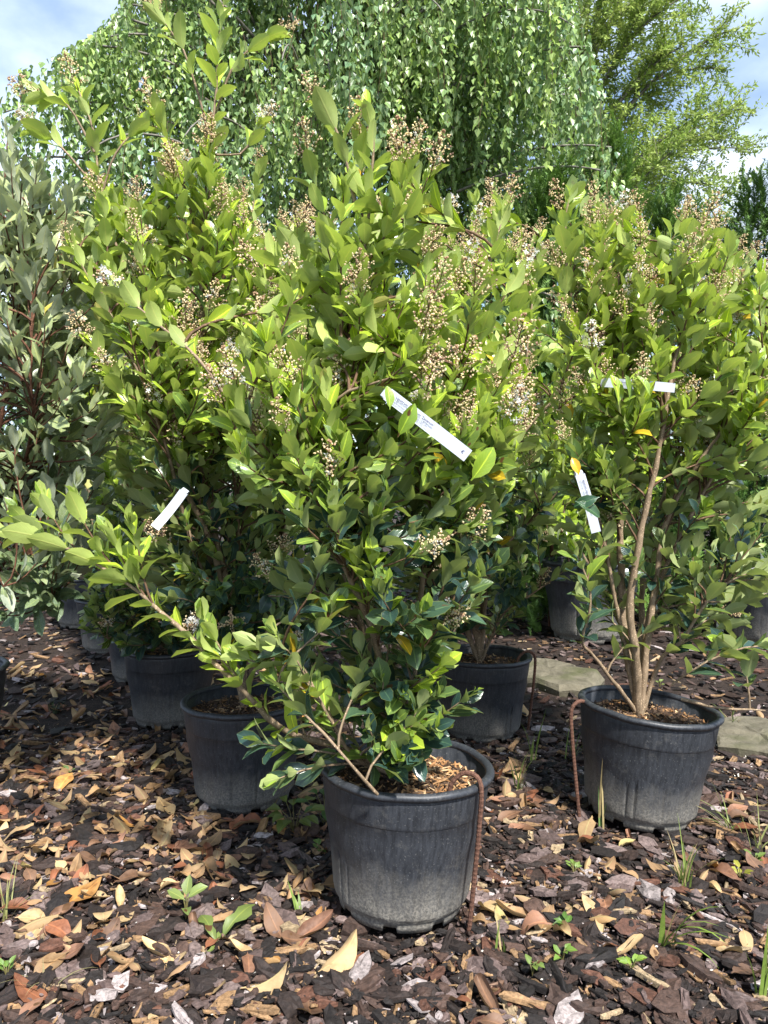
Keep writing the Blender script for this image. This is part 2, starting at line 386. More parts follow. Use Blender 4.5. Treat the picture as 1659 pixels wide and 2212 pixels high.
def build_leaves():
    pick_parts()
    for sh in SHRUBS:
        lv, root = sh['leaves'], sh['root']; base = np.array(root.location)
        pk = set(int(i) for i in sh['pick'])
        for i in sorted(pk):
            s = lv.size[i]; ax = lv.ax[i] * s * lv.wid[i]; ay = lv.ay[i] * s; az = lv.az[i] * s
            obj('leaf', LEAFMESH[lv.kind][lv.var[i]], root, mat4=mat4(lv.pos[i] - base, ax, ay, az), color=lv.col[i])
        bag = Bag()
        for k in range(len(PROTO[lv.kind])):
            m, w_ = lv.verts(k); sel = np.array([int(i) not in pk for i in m], bool)
            if not sel.any(): continue
            w_ = w_[sel]; v, q, uv = PROTO[lv.kind][k]; nv = len(v)
            f = (q[None] + (np.arange(len(w_)) * nv)[:, None, None]).reshape(-1, 4)
            bag.add(w_.reshape(-1, 3), [f], np.repeat(lv.col[m[sel]], nv, 0), np.tile(uv, (len(w_), 1)))
        if bag.n:
            o = obj('foliage', bag.build('foliage', [M[lv.kind]], True, base), root, kind='stuff')

# ------------------------------------------------------------------ flower panicles (shared meshes)
def panicle(seed, white):
    r = np.random.default_rng(seed); bag = Bag(); Lp = r.uniform(0.065, 0.10)
    def bud(p, d, s, col):
        d = nrm(d); a = nrm(np.cross(d, r.normal(size=3))); c = np.cross(d, a); w_ = s * 0.36
        v = np.array([p, p + d * s * .55 + a * w_, p + d * s * .55 + c * w_, p + d * s * .55 - a * w_, p + d * s * .55 - c * w_, p + d * s])
        bag.add(v, [[(0, 2, 1), (0, 3, 2), (0, 4, 3), (0, 1, 4), (5, 1, 2), (5, 2, 3), (5, 3, 4), (5, 4, 1)]], col)
    def star(p, d):
        d = nrm(d); a = nrm(np.cross(d, r.normal(size=3))); c = np.cross(d, a)
        for k in range(4):
            th = k * math.pi / 2; e = a * math.cos(th) + c * math.sin(th); f = np.cross(d, e)
            bag.add(np.array([p, p + e * .004 + f * .0018, p + e * .0068 + d * .001, p + e * .004 - f * .0018]), [[(0, 1, 2, 3)]], (0.82, 0.82, 0.78))
    ax = np.array([(0.004 * math.sin(3 * t), 0.004 * math.cos(2 * t), t * Lp) for t in np.linspace(0, 1, 6)])
    v, f = tube(ax, np.linspace(0.0014, 0.0007, 6), 4); stemc = (0.17, 0.10, 0.05); bag.add(v, f, stemc)
    for k in range(6):
        t = 0.12 + 0.15 * k; p0 = ax[0] + (ax[-1] - ax[0]) * t
        for sgn in (0, math.pi):
            th = sgn + (k % 2) * math.pi / 2 + r.uniform(-.4, .4); out_ = np.array((math.cos(th), math.sin(th), r.uniform(0.5, 1.1)))
            ln = Lp * (0.55 - 0.42 * t) * r.uniform(0.7, 1.2); p1 = p0 + nrm(out_) * ln
            v, f = tube(np.array([p0, (p0 + p1) / 2 + (0, 0, -.002), p1]), [0.0009, 0.0008, 0.0006], 3); bag.add(v, f, stemc)
            nb = 2 + int(ln / 0.0085)
            for j in range(nb):
                s = (j + 0.6) / nb; q = p0 + (p1 - p0) * s
                for _ in range(2):
                    d = nrm(nrm(out_) * 0.7 + r.normal(size=3) * 0.75)
                    col = np.array((0.84, 0.72, 0.46)) * r.uniform(0.75, 1.25); col = col if r.random() > .15 else np.array((0.66, 0.44, 0.32)) * r.uniform(.7, 1.2)
                    pp = q + d * 0.003
                    if r.random() < white: star(pp + d * .004, d); col = (0.75, 0.72, 0.6)
                    bud(pp, d, r.uniform(0.0042, 0.0068), col)
                    if r.random() < .35:
                        e = pp + d * r.uniform(.008, .012); a = nrm(np.cross(d, (0.3, .5, .8))) * .0004
                        bag.add(np.array([pp - a, pp + a, e]), [[(0, 1, 2)]], (0.5, 0.3, 0.2))
    for j in range(9):
        d = nrm(np.array((0, 0, 1)) + r.normal(size=3) * .7); bud(ax[-1], d, 0.006, (0.52, 0.34, 0.2))
    return bag.build('flower_panicle', [M['bud']], False)
PAN = [panicle(300 + i, w_) for i, w_ in enumerate((0.0, 0.0, 0.02, 0.03, 0.0, 0.0, 0.30))]

# ------------------------------------------------------------------ shrub generator
def lerp(a, b, t): return np.asarray(a) * (1 - t) + np.asarray(b) * t
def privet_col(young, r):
    old_shade, mid, new = (0.028, 0.065, 0.054), (0.205, 0.305, 0.038), (0.35, 0.47, 0.045)  # first colour: aged leaf, with the dark bluish shade low down painted in
    c = lerp(old_shade, mid, min(young * 2, 1)) if young < 0.5 else lerp(mid, new, min((young - .5) * 2, 1))
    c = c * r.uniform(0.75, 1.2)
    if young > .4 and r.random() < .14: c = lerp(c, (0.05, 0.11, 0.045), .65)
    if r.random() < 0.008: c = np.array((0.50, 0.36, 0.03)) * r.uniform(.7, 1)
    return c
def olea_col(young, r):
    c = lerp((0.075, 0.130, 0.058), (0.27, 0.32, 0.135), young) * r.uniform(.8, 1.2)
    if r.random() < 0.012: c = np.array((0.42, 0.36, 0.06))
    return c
def leafy(path, lv, r, span, spacing, size, age_light_fn, colf, opposite=True, tipbright=0.0, start_ang=0.0, droop=0.25, end_leaves=True, flat=0.0):
    """leaf pairs along the last `span` metres of a path"""
    seg = np.linalg.norm(np.diff(path, axis=0), axis=1); s = np.concatenate(([0], np.cumsum(seg))); T = s[-1]
    tan = nrm(np.gradient(path, axis=0)); ref = nrm(np.cross(tan[-1], r.normal(size=3)))
    k = 0; x = T - 0.006
    phase = r.uniform(0, 6.28)
    while x > max(0.0, T - span):
        i = min(np.searchsorted(s, x), len(s) - 1); i0 = max(i - 1, 0); f = 0 if s[i] == s[i0] else (x - s[i0]) / (s[i] - s[i0])
        p = path[i0] * (1 - f) + path[i] * f; t = tan[i]
        a = nrm(ref - t * np.dot(ref, t)); bb = np.cross(t, a)
        tipness = math.exp(-k / 2.2)
        for side in ((0, math.pi) if opposite else (0,)):
            if r.random() < 0.07: continue
            th = phase + side + (k * (math.pi / 2 if opposite else 2.4)) + r.normal() * 0.22
            rad = a * math.cos(th) + bb * math.sin(th)
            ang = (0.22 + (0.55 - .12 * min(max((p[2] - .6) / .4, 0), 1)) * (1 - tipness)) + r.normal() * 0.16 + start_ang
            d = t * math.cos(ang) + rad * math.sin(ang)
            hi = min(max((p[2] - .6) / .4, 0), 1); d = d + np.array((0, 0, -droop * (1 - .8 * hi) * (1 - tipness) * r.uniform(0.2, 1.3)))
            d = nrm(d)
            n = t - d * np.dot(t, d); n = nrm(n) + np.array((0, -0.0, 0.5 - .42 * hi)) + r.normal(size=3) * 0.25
            yg = age_light_fn(p) + tipbright * tipness * (.3 + .7 * hi) + flat
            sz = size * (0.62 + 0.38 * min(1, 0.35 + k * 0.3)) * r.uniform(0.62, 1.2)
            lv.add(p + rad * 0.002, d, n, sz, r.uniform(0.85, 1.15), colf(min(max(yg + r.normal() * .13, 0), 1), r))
        x -= spacing * r.uniform(0.75, 1.25) * (0.55 + 0.45 * min(1, k / 2)); k += 1
    if end_leaves:
        for q in range(2):
            d = nrm(tan[-1] + r.normal(size=3) * 0.28); lv.add(path[-1], d, np.cross(d, r.normal(size=3)), size * r.uniform(.45, .7), .85, colf(min(1, age_light_fn(path[-1]) + tipbright + .1), r))
def shrub(name, label, cat, base, stems, env, ntips, seed, kind='privet', size=0.069, nparts=300, young=(0.75, 1.15), pan_z=1.05, pan_p=0.58,
          dense_r=0.16, group=None, twig='twig', stemmat='stem', ymin=0.0, tipb=0.45, ymax=0.68, stem_leaf=0.5, extra=(), reach=0.34, bare=()):
    r = np.random.default_rng(seed); random.seed(seed)
    root = empty(name, base, label, cat, group); base = np.asarray(base, float)
    lv = Leaves(kind); colf = privet_col if kind == 'privet' else olea_col
    yfn = lambda p: ymin + (ymax - ymin) * min(max((p[2] - young[0]) / (young[1] - young[0]), 0), 1)  # by height: leaf age mixed with the shrub's top-to-bottom light, as colour
    SP_, ST_ = [], []
    def put_pan(p, t):
        t = nrm(t); a = nrm(np.cross(t, r.normal(size=3))); bb = np.cross(t, a); s = r.uniform(0.85, 1.25)
        obj('flower_panicle', PAN[r.integers(len(PAN))], root, mat4=mat4(p - base, a * s, bb * s, t * s))
    paths = []
    for pts, r0, leaf_span, pan, *hero in stems:
        path = smooth_path([base if p is None else (P(*p) if len(p) == 3 else p) for p in pts], 0.03)
        jit = np.cumsum(r.normal(size=path.shape) * 0.0012, axis=0); path = path + jit
        n = len(path); rad = np.linspace(r0, 0.0022, n)
        bag = Bag(); v, f = tube(path - base, rad * (1 + 0.12 * np.sin(np.arange(n) * 1.9)), 8); bag.add(v, f)
        obj('stem', bag.build('stem', [M[stemmat]]), root)
        paths.append(path); k0 = int(n * 0.12)
        SP_.append(path[k0:]); ST_.append(nrm(np.gradient(path, axis=0))[k0:])
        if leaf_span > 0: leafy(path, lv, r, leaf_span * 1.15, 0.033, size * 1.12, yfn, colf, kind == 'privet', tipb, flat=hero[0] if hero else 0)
        if pan: put_pan(path[-1], path[-1] - path[-3])
    SPa, STa = np.concatenate(SP_), np.concatenate(ST_)
    ev = np.array([e[0] for e in env], float)
    tw_n = 0
    vs = np.linspace(ev[0], ev[-1], 200)
    wid = np.interp(vs, ev, [(e[2] - e[1]) * (e[5] if len(e) > 5 else 1) for e in env]); cdf = np.cumsum(wid); cdf /= cdf[-1]
    targets = []
    for q in range(ntips):
        v = np.interp(r.random(), cdf, vs); u0 = np.interp(v, ev, [e[1] for e in env]); u1 = np.interp(v, ev, [e[2] for e in env])
        dc = np.interp(v, ev, [e[3] for e in env]); dr = np.interp(v, ev, [e[4] for e in env])
        targets.append((r.uniform(u0, u1), v, dc + r.uniform(-1, 1) * dr))
    for tg in list(targets) + list(extra):
        T = P(*tg[:3]); dv = T - SPa; dist = np.linalg.norm(dv, axis=1)
        want_d = .30 if T[2] > 1.0 else .2; cost = np.abs(dist - want_d) + dist * .3 + 1.6 * np.maximum(0, 0.10 - dv[:, 2]) + r.random(len(dist)) * 0.10
        i = int(np.argmin(cost)); p0, t0 = SPa[i], STa[i]; D = dist[i]
        if D > reach + .25: T = p0 + (T - p0) * (reach + .25) / D; D = reach + .25
        upv = np.array((0, 0, 1.0)); dirv = nrm(T - p0)
        outw = np.array((T[0] - base[0], T[1] - base[1], 0)); outw = outw / max(np.linalg.norm(outw), .05)
        e = nrm(upv * (1.5 if T[2] > .9 else 0.6 if T[2] > .7 else 0.25) + dirv * 0.5 + outw * 0.35 + r.normal(size=3) * 0.2)
        path = bezier(p0, p0 + nrm(t0 * .6 + dirv) * D * 0.35, T - e * D * 0.35, T, max(5, int(D / 0.025)))
        path = path + np.cumsum(r.normal(size=path.shape) * 0.0008, axis=0); path[0] = p0
        rad = np.linspace(min(0.0045, 0.002 + D * .006), 0.0013, len(path))
        bag = Bag(); vv, ff = tube(path - base, rad, 4); bag.add(vv, ff)
        obj('twig', bag.build('twig', [M[twig if T[2] > 0.75 else stemmat]]), root)
        ppan = pan_p if T[2] > pan_z else pan_p * 0.12
        haspan = r.random() < ppan
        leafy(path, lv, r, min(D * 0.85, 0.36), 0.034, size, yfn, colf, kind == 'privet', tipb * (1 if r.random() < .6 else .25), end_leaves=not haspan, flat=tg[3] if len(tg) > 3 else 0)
        if haspan: put_pan(path[-1], path[-1] - path[-2])
    SHRUBS.append(dict(root=root, leaves=lv, nparts=nparts))
    return root, lv, r

# ------------------------------------------------------------------ ground
gs = 121
gx = np.concatenate([np.linspace(-300, -6.5, 20), np.linspace(-6, 6, 81), np.linspace(6.5, 300, 20)])
gy = np.concatenate([np.linspace(-30, 0.5, 8), np.linspace(0.6, 9, 70), np.linspace(9.5, 600, 24)])
X, Yy = np.meshgrid(gx, gy)
def gz(x, y): return 0.010 * np.sin(2.3 * x + 1) * np.cos(1.9 * y) + 0.006 * np.sin(7.1 * x + 3 * y) - 0.012
gv = np.stack([X, Yy, gz(X, Yy)], -1).reshape(-1, 3); nx_, ny_ = len(gx), len(gy)
ii, jj = np.meshgrid(np.arange(ny_ - 1), np.arange(nx_ - 1), indexing='ij')
gq = np.stack([ii * nx_ + jj, ii * nx_ + jj + 1, (ii + 1) * nx_ + jj + 1, (ii + 1) * nx_ + jj], -1).reshape(-1, 4)
ground = obj('ground', mesh('ground', gv, [gq], [M['soil']]), kind='structure', label='dark bark mulched nursery ground under the pots', cat='ground')

# ------------------------------------------------------------------ pots
POT_H, POT_R, POT_B = 0.305, 0.192, 0.148
def revolve(profile, seg, fn=None):
    n = len(profile); th = np.arange(seg) / seg * 2 * math.pi
    pr = np.array(profile); Rr = np.repeat(pr[:, 0][:, None], seg, 1); Zz = np.repeat(pr[:, 1][:, None], seg, 1)
    if fn is not None: Rr, Zz = fn(Rr, Zz, np.broadcast_to(th, Rr.shape), np.broadcast_to(np.arange(n)[:, None], Rr.shape))
    v = np.stack([Rr * np.cos(th), Rr * np.sin(th), Zz], -1).reshape(-1, 3)
    i, j = np.meshgrid(np.arange(n - 1), np.arange(seg), indexing='ij'); j2 = (j + 1) % seg
    return v, np.stack([i * seg + j, i * seg + j2, (i + 1) * seg + j2, (i + 1) * seg + j], -1).reshape(-1, 4)
def rad_at(z): return POT_B + (POT_R - 0.012 - POT_B) * (z / POT_H)
zc = 0.232
prof = [(0.0, 0.012), (POT_B - .03, 0.012), (POT_B - .016, 0.010), (POT_B - 0.013, 0.0), (POT_B - 0.011, 0.0), (POT_B - .0085, 0.012), (POT_B - .007, 0.022), (POT_B + .001, 0.030)]
prof += [(rad_at(z), z) for z in np.linspace(0.036, zc - 0.010, 12)]
prof += [(rad_at(zc) - .0005, zc - .006), (rad_at(zc) + .0035, zc - .003), (rad_at(zc) + .0055, zc), (rad_at(zc) + .006, zc + .006)]
prof += [(rad_at(z) + .006, z) for z in np.linspace(zc + .015, POT_H - .016, 5)]
prof += [(rad_at(POT_H) + .002, POT_H - .006), (rad_at(POT_H) - .004, POT_H - .006), (rad_at(POT_H) - .004, 0.20), (rad_at(.1) - .004, 0.10)]
def flute(Rr, Zz, th, idx):
    body = (Zz > 0.032) & (Zz < zc - .004) & (idx > 6) & (idx < 24)
    g = np.zeros_like(Rr)
    for c0 in range(20):
        a = c0 / 20 * 2 * math.pi + 0.09 * math.sin(c0 * 2.7); d = np.abs((th - a + math.pi) % (2 * math.pi) - math.pi)
        g += np.exp(-(d / 0.015) ** 2) * (0.7 + .5 * math.sin(c0 * 5.1))
    Rr = Rr - np.where(body, g * 0.0042, 0) + np.where(body, 0.0012 * np.cos(10 * th), 0)
    Rr = Rr + 0.0016 * np.cos(2 * th + .7) * (Zz / POT_H)
    notch = ((th * 8 / (2 * math.pi)) % 1.0) < 0.26
    Zz = np.where(notch & ((idx == 3) | (idx == 4)), 0.013, Zz)
    return Rr, Zz
v, q = revolve(prof, 300, flute); ME_BODY = mesh('pot_body', v, [q], [M['pot']])
rr = rad_at(POT_H) + .004; rimp = [(rr + 0.0095 * math.cos(a) * 1.05, POT_H - .004 + 0.0085 * math.sin(a)) for a in np.linspace(-1.1, 3.6, 12)]
rimp = [(rr + .002, POT_H - .014)] + rimp
v, q = revolve(rimp, 96, lambda R_, Z_, th, i: (R_ + 0.0016 * np.cos(2 * th + .7) + 0.0007 * np.sin(7 * th), Z_ + 0.0012 * np.sin(3 * th) + .0006 * np.sin(11 * th)))
ME_RIM = mesh('pot_rim', v, [q], [M['pot_clean']])
SOIL_Z = POT_H - 0.042
sp_ = [(0.0001, SOIL_Z + .014)] + [(x, SOIL_Z + .014 * (1 - (x / .17) ** 2)) for x in np.linspace(.02, .175, 10)]
v, q = revolve(sp_, 48); rs = np.random.default_rng(5); v[:, 2] += rs.normal(size=len(v)) * 0.004 * (np.hypot(v[:, 0], v[:, 1]) > .01)
ME_SOIL = mesh('soil', v, [q], [M['potsoil']])
# chip prototypes
def chip_proto(seed, aspect, n=8, thick=0.2, simple=False):
    r = np.random.default_rng(seed); th = np.arange(n) / n * 2 * math.pi + r.normal(size=n) * .14
    rad = 1 + r.normal(size=n) * .2; x = np.cos(th) * rad * aspect * .5; y = np.sin(th) * rad * .5
    if aspect > 2.4: x = np.sign(np.cos(th)) * np.abs(np.cos(th)) ** .4 * aspect * .5 * (1 + r.normal(size=n) * .07); y = np.sin(th) * .5 * (1 + r.normal(size=n) * .12)
    bendz = lambda x: r_b * (x / aspect) ** 2
    r_b = r.normal() * .25 * aspect * .3
    t = thick * (1 + r.normal() * .25)
    bot = np.stack([x * .96, y * .96, bendz(x) * np.ones(n)], -1); top = np.stack([x, y, bendz(x) + t * (1 + r.normal(size=n) * .25)], -1)
    k = np.arange(n); k2 = (k + 1) % n
    if simple:
        c = np.array([[0, 0, t * 1.15]]); V = np.concatenate([bot, top, c])
        return V, [np.stack([k, k2, n + k2, n + k], -1), np.stack([n + k, n + k2, np.full(n, 2 * n)], -1)]
    inn = np.stack([x * .55, y * .55, bendz(x * .55) + t * (1.15 + r.normal(size=n) * .35)], -1); c = np.array([[0, 0, t * (1.2 + r.normal() * .2)]])
    V = np.concatenate([bot, top, inn, c])
    return V, [np.stack([k, k2, n + k2, n + k], -1), np.stack([n + k, n + k2, 2 * n + k2, 2 * n + k], -1), np.stack([2 * n + k, 2 * n + k2, np.full(n, 3 * n)], -1)]
ASP = [1.2, 1.4, 1.6, 1.9, 2.1, 1.5, 2.3, 3.0, 3.8, 5.0, 6.5]
THK = [.2, .22, .16, .2, .24, .13, .2, .28, .32, .4, .42]
CH_HI = [chip_proto(500 + i, a, 7, t) for i, (a, t) in enumerate(zip(ASP, THK))]
CH_LO = [chip_proto(600 + i, a, 5, t, True) for i, (a, t) in enumerate(zip(ASP, THK))]
def frames(n, r, tilt):
    yaw = r.uniform(0, 2 * math.pi, n); nz_ = np.stack([r.normal(size=n) * tilt, r.normal(size=n) * tilt, np.ones(n)], -1); az = nrm(nz_)
    ax = np.stack([np.cos(yaw), np.sin(yaw), np.zeros(n)], -1); ax = nrm(ax - az * (ax * az).sum(-1, keepdims=True)); return ax, np.cross(az, ax), az
PAL = .60 * np.array([(.020, .015, .013), (.032, .021, .017), (.060, .036, .027), (.095, .055, .040), (.15, .102, .090), (.22, .160, .145), (.14, .062, .038), (.46, .39, .37), (.36, .215, .105), (.46, .34, .20)])
PW = np.array([.24, .18, .13, .11, .11, .09, .06, .05, .02, .01]); PW = PW / PW.sum()
def chip_cols(n, var, r, pw=PW):
    c = PAL[r.choice(len(PAL), n, p=pw)].copy(); wood = (var >= 7) & (r.random(n) < .5); c[wood] = PAL[r.choice([8, 9, 3], wood.sum(), p=[.5, .2, .3])]
    return c * r.uniform(.75, 1.25, (n, 1))
def bake(protos, pos, fr, size, var, cols, bag):
    ax, ay, az = fr
    for k, (V, F) in enumerate(protos):
        m = np.nonzero(var == k)[0]
        if not len(m): continue
        w_ = pos[m][:, None] + size[m][:, None, None] * (V[None, :, 0:1] * ax[m][:, None] + V[None, :, 1:2] * ay[m][:, None] + V[None, :, 2:3] * az[m][:, None])
        nv = len(V); fs = [(f[None] + (np.arange(len(m)) * nv)[:, None, None]).reshape(-1, f.shape[1]) for f in F]
        bag.add(w_.reshape(-1, 3), fs, np.repeat(cols[m], nv, 0))
# wood crumbs on the pot soil
def crumbs(seed, n, bright):
    r = np.random.default_rng(seed); a = r.uniform(0, 6.283, n); d = np.sqrt(r.random(n)) * .165
    pos = np.stack([d * np.cos(a), d * np.sin(a), SOIL_Z + .014 * (1 - (d / .17) ** 2) + r.uniform(-.001, .006, n)], -1)
    var = r.integers(6, 11, n); size = r.uniform(.0025, .006, n)
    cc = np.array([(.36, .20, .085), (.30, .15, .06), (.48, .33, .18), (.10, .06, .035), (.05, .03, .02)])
    side = (pos[:, 0] > -0.01) | (not bright)  # bright pot: sunny half painted in paler crumbs, shaded half in darker ones
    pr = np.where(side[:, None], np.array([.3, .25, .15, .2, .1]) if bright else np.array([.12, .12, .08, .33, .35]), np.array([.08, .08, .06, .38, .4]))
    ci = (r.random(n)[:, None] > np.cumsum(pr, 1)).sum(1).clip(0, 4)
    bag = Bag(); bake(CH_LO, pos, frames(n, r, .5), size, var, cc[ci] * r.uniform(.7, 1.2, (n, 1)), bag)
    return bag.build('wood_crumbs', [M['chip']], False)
ME_CR_SUN = crumbs(1, 1500, True); ME_CR2 = crumbs(2, 900, False)
POTS = []
def pot(u, Y, scale, label, tilt=0.0, spin=0.0, bright=False, lean=0.0):
    x = (u - UC) / FPX * Y * (1 / CP) * 1.0
    o = empty('plant_pot', (x, Y, -0.006 + abs(math.sin(tilt)) * .05 * scale), label, 'plant pot', 'black plastic nursery pots')
    o.rotation_euler = (lean, tilt, 0); o.scale = (scale,) * 3
    for nm, me in (('body', ME_BODY), ('rim', ME_RIM), ('soil', ME_SOIL), ('wood_crumbs', ME_CR_SUN if bright else ME_CR2)):
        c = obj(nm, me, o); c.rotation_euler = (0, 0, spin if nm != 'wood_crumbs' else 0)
        if nm == 'wood_crumbs': c['kind'] = 'stuff'
    POTS.append((x, Y, scale))
    return np.array((x, Y, SOIL_Z * scale + .006))
R_ = math.radians
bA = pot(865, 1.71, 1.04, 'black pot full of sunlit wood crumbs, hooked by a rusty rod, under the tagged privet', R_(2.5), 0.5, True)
bB = pot(525, 2.29, 1.0, 'black pot with no rod whose rim a lime-leaved arching branch crosses', 0, 1.9)
bC = pot(1386, 2.17, 1.04, 'tilted black pot with pale dried mud around its base and several bare stems rising', R_(5), 3.1)
bD = pot(1040, 2.90, 1.0, 'black pot beside the flat stone, rusty rod hooked on its rim', R_(1), 4.2)
bE = pot(366, 3.06, 1.0, 'shaded black pot on leaf litter with drooping privet leaves beside its rim', 0, 5.0)
bF = pot(307, 3.74, 1.0, 'dim black pot in deep shade, next behind the pot on leaf litter', 0, 2.0)
bF2 = pot(235, 4.4, 1.0, 'black pot in deep shade, second of the row behind the leaf litter', 0, 1.0)
bF3 = pot(178, 5.2, 1.1, 'farthest black pot of the row in deep shade behind the leaf litter', 0, 0.3)
bG = pot(1277, 4.75, 1.62, 'large black pot holding the low bright privet, behind the bare-stemmed one', 0, 0.9)
bH = pot(1665, 4.6, 1.55, 'large black pot under the yews at the end of the row', 0, 0.2)
bI = pot(-135, 2.55, 1.1, 'black pot holding the grey-green oleaster shrub', 0, 0.2)

# ------------------------------------------------------------------ privets
A = 1.71
stA = [
    ([None, (846, 1540, 1.66), (815, 1380, 1.58), (780, 1290, 1.54), (735, 1185, 1.52), (708, 1075, 1.55), (690, 960, 1.60), (715, 850, 1.62), (735, 700, 1.64), (750, 560, 1.66)], .0095, .22, False),
    ([None, (820, 1500, 1.76), (745, 1210, 1.74), (738, 1010, 1.70), (768, 730, 1.66), (785, 560, 1.63), (800, 410, 1.61), (806, 300, 1.60), (797, 235, 1.60)], .0095, .36, False),
    ([None, (890, 1420, 1.74), (925, 1150, 1.72), (962, 900, 1.68), (1000, 730, 1.66), (1020, 640, 1.66), (1055, 550, 1.67), (1085, 440, 1.68)], .0085, .26, True),
    ([None, (800, 1400, 1.75), (715, 1150, 1.68), (600, 972, 1.60), (515, 880, 1.57), (430, 765, 1.57), (345, 690, 1.58), (275, 625, 1.60)], .009, .20, True),
    ([(768, 440, 1.62), (752, 345, 1.61), (727, 270, 1.60), (705, 235, 1.60)], .004, .12, True),
    ([(670, 945, 1.58), (700, 890, 1.55), (750, 846, 1.53), (830, 822, 1.50), (880, 800, 1.48)], .004, .0, True),
    ([None, (770, 1632, 1.66), (690, 1607, 1.62), (600, 1577, 1.58), (535, 1502, 1.56), (470, 1442, 1.55), (410, 1377, 1.55), (330, 1312, 1.56), (295, 1282, 1.57), (200, 1227, 1.58), (80, 1172, 1.60), (20, 1165, 1.62)], .0085, .72, False, 1.0),
    ([None, (770, 1640, 1.62), (715, 1570, 1.56), (660, 1470, 1.53), (615, 1420, 1.52), (560, 1398, 1.52)], .005, .22, False, .3),
    ([(815, 1716, 1.50), (765, 1660, 1.47), (700, 1590, 1.47), (655, 1542, 1.48), (600, 1480, 1.50)], .0035, .12, False),
    ([None, (900, 1560, 1.66), (890, 1480, 1.60), (905, 1420, 1.57)], .005, .16, False),
    ([None, (950, 1350, 1.80), (1010, 1100, 1.85), (1060, 900, 1.87), (1100, 720, 1.88), (1130, 560, 1.88)], .008, .30, True),
    ([None, (850, 1350, 1.85), (800, 1050, 1.92), (780, 800, 1.95), (850, 600, 1.92), (880, 450, 1.86), (905, 350, 1.82)], .008, .28, True),
]
envA = [(300, 700, 890, 1.64, .10, .3), (420, 640, 940, 1.66, .16, .5), (520, 560, 1110, 1.70, .22, .9), (650, 480, 1150, 1.70, .26, 1.1), (800, 470, 1140, 1.69, .28, 1.1), (950, 500, 1120, 1.68, .28, 1.2),
        (1100, 560, 1100, 1.68, .27, 1.4), (1250, 600, 1090, 1.68, .26, 1.3), (1400, 570, 1010, 1.67, .22, 1.0), (1530, 640, 960, 1.62, .12, .5)]
exA = [(850, 1560, 1.55, .8), (880, 1590, 1.52, .8), (910, 1560, 1.53), (800, 1570, 1.53), (940, 1500, 1.55), (1010, 1500, 1.6), (560, 1600, 1.52), (600, 1690, 1.50), (960, 1440, 1.53, .8),
       (440, 1330, 1.55, .8), (280, 1130, 1.56, .8), (240, 1160, 1.57, .8), (170, 1080, 1.58, .8), (90, 1080, 1.6, .8), (40, 1100, 1.62, .8), (440, 1400, 1.54, .8), (520, 1420, 1.54, .8), (590, 1370, 1.53, .8),
       (830, 1470, 1.54), (870, 1500, 1.52), (910, 1520, 1.53), (830, 1620, 1.52), (790, 1480, 1.55), (900, 1640, 1.5), (860, 1640, 1.5), (940, 1570, 1.52), (780, 1400, 1.54), (900, 1400, 1.54), (850, 1330, 1.52), (960, 1330, 1.55), (600, 900, 1.5), (700, 840, 1.5), (1040, 900, 1.47), (1090, 920, 1.5), (760, 1200, 1.48, .8), (800, 1210, 1.47, .8), (830, 1270, 1.47, .6)]
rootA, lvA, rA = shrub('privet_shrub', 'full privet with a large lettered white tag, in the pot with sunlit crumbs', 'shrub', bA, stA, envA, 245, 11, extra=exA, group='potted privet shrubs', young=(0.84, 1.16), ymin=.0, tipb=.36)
stB = [
    ([None, (500, 1310, 2.26), (440, 1060, 2.22), (428, 900, 2.2), (430, 700, 2.18), (425, 510, 2.15), (444, 350, 2.12), (459, 165, 2.10), (470, 50, 2.10), (478, -30, 2.10)], .012, .72, True, .1),
    ([None, (460, 1190, 2.22), (392, 1030, 2.15), (370, 860, 2.12), (300, 650, 2.12), (228, 480, 2.12), (214, 415, 2.12), (199, 285, 2.12), (166, 195, 2.12)], .011, .42, True),
    ([None, (480, 1290, 2.3), (430, 1120, 2.32), (402, 960, 2.36), (470, 700, 2.4), (540, 500, 2.4), (560, 380, 2.4)], .010, .30, True),
    ([None, (520, 1250, 2.3), (508, 1060, 2.25), (510, 900, 2.2), (560, 700, 2.2), (620, 540, 2.2)], .009, .30, True),
    ([None, (420, 1180, 2.2), (350, 930, 2.1), (270, 730, 2.05), (190, 590, 2.03), (165, 540, 2.03)], .009, .25, True),
    ([None, (590, 1260, 2.36), (640, 1000, 2.42), (660, 750, 2.45), (660, 560, 2.45)], .009, .30, True),
    ([(425, 520, 2.15), (400, 400, 2.13), (375, 330, 2.12), (340, 240, 2.10)], .0045, .16, True),
    ([(455, 300, 2.12), (430, 200, 2.1), (400, 110, 2.08), (350, 40, 2.08)], .004, .16, True),
    ([(460, 260, 2.12), (500, 160, 2.1), (550, 105, 2.1), (590, 80, 2.1)], .004, .14, True),
    ([(450, 330, 2.12), (520, 330, 2.1), (545, 290, 2.1), (560, 270, 2.1)], .0035, .05, True),
    ([(215, 415, 2.12), (150, 340, 2.1), (100, 290, 2.1), (75, 275, 2.1)], .0035, .10, True),
    ([(205, 330, 2.12), (150, 230, 2.1), (95, 205, 2.1)], .0035, .08, True),
    ([(215, 430, 2.12), (250, 330, 2.1), (300, 270, 2.1)], .0035, .08, True),
]
envB = [(330, 420, 480, 2.12, .06, .8), (430, 190, 500, 2.15, .12, .8), (490, 180, 640, 2.2, .22, 1), (560, 160, 700, 2.25, .28, 1.2), (700, 180, 710, 2.25, .30, 1.2), (850, 220, 690, 2.25, .30, 1), (1000, 260, 650, 2.36, .24, .8),
        (1150, 290, 650, 2.36, .25, 1.6), (1280, 300, 680, 2.27, .3, 1.8), (1380, 380, 680, 2.26, .24, 1.4)]
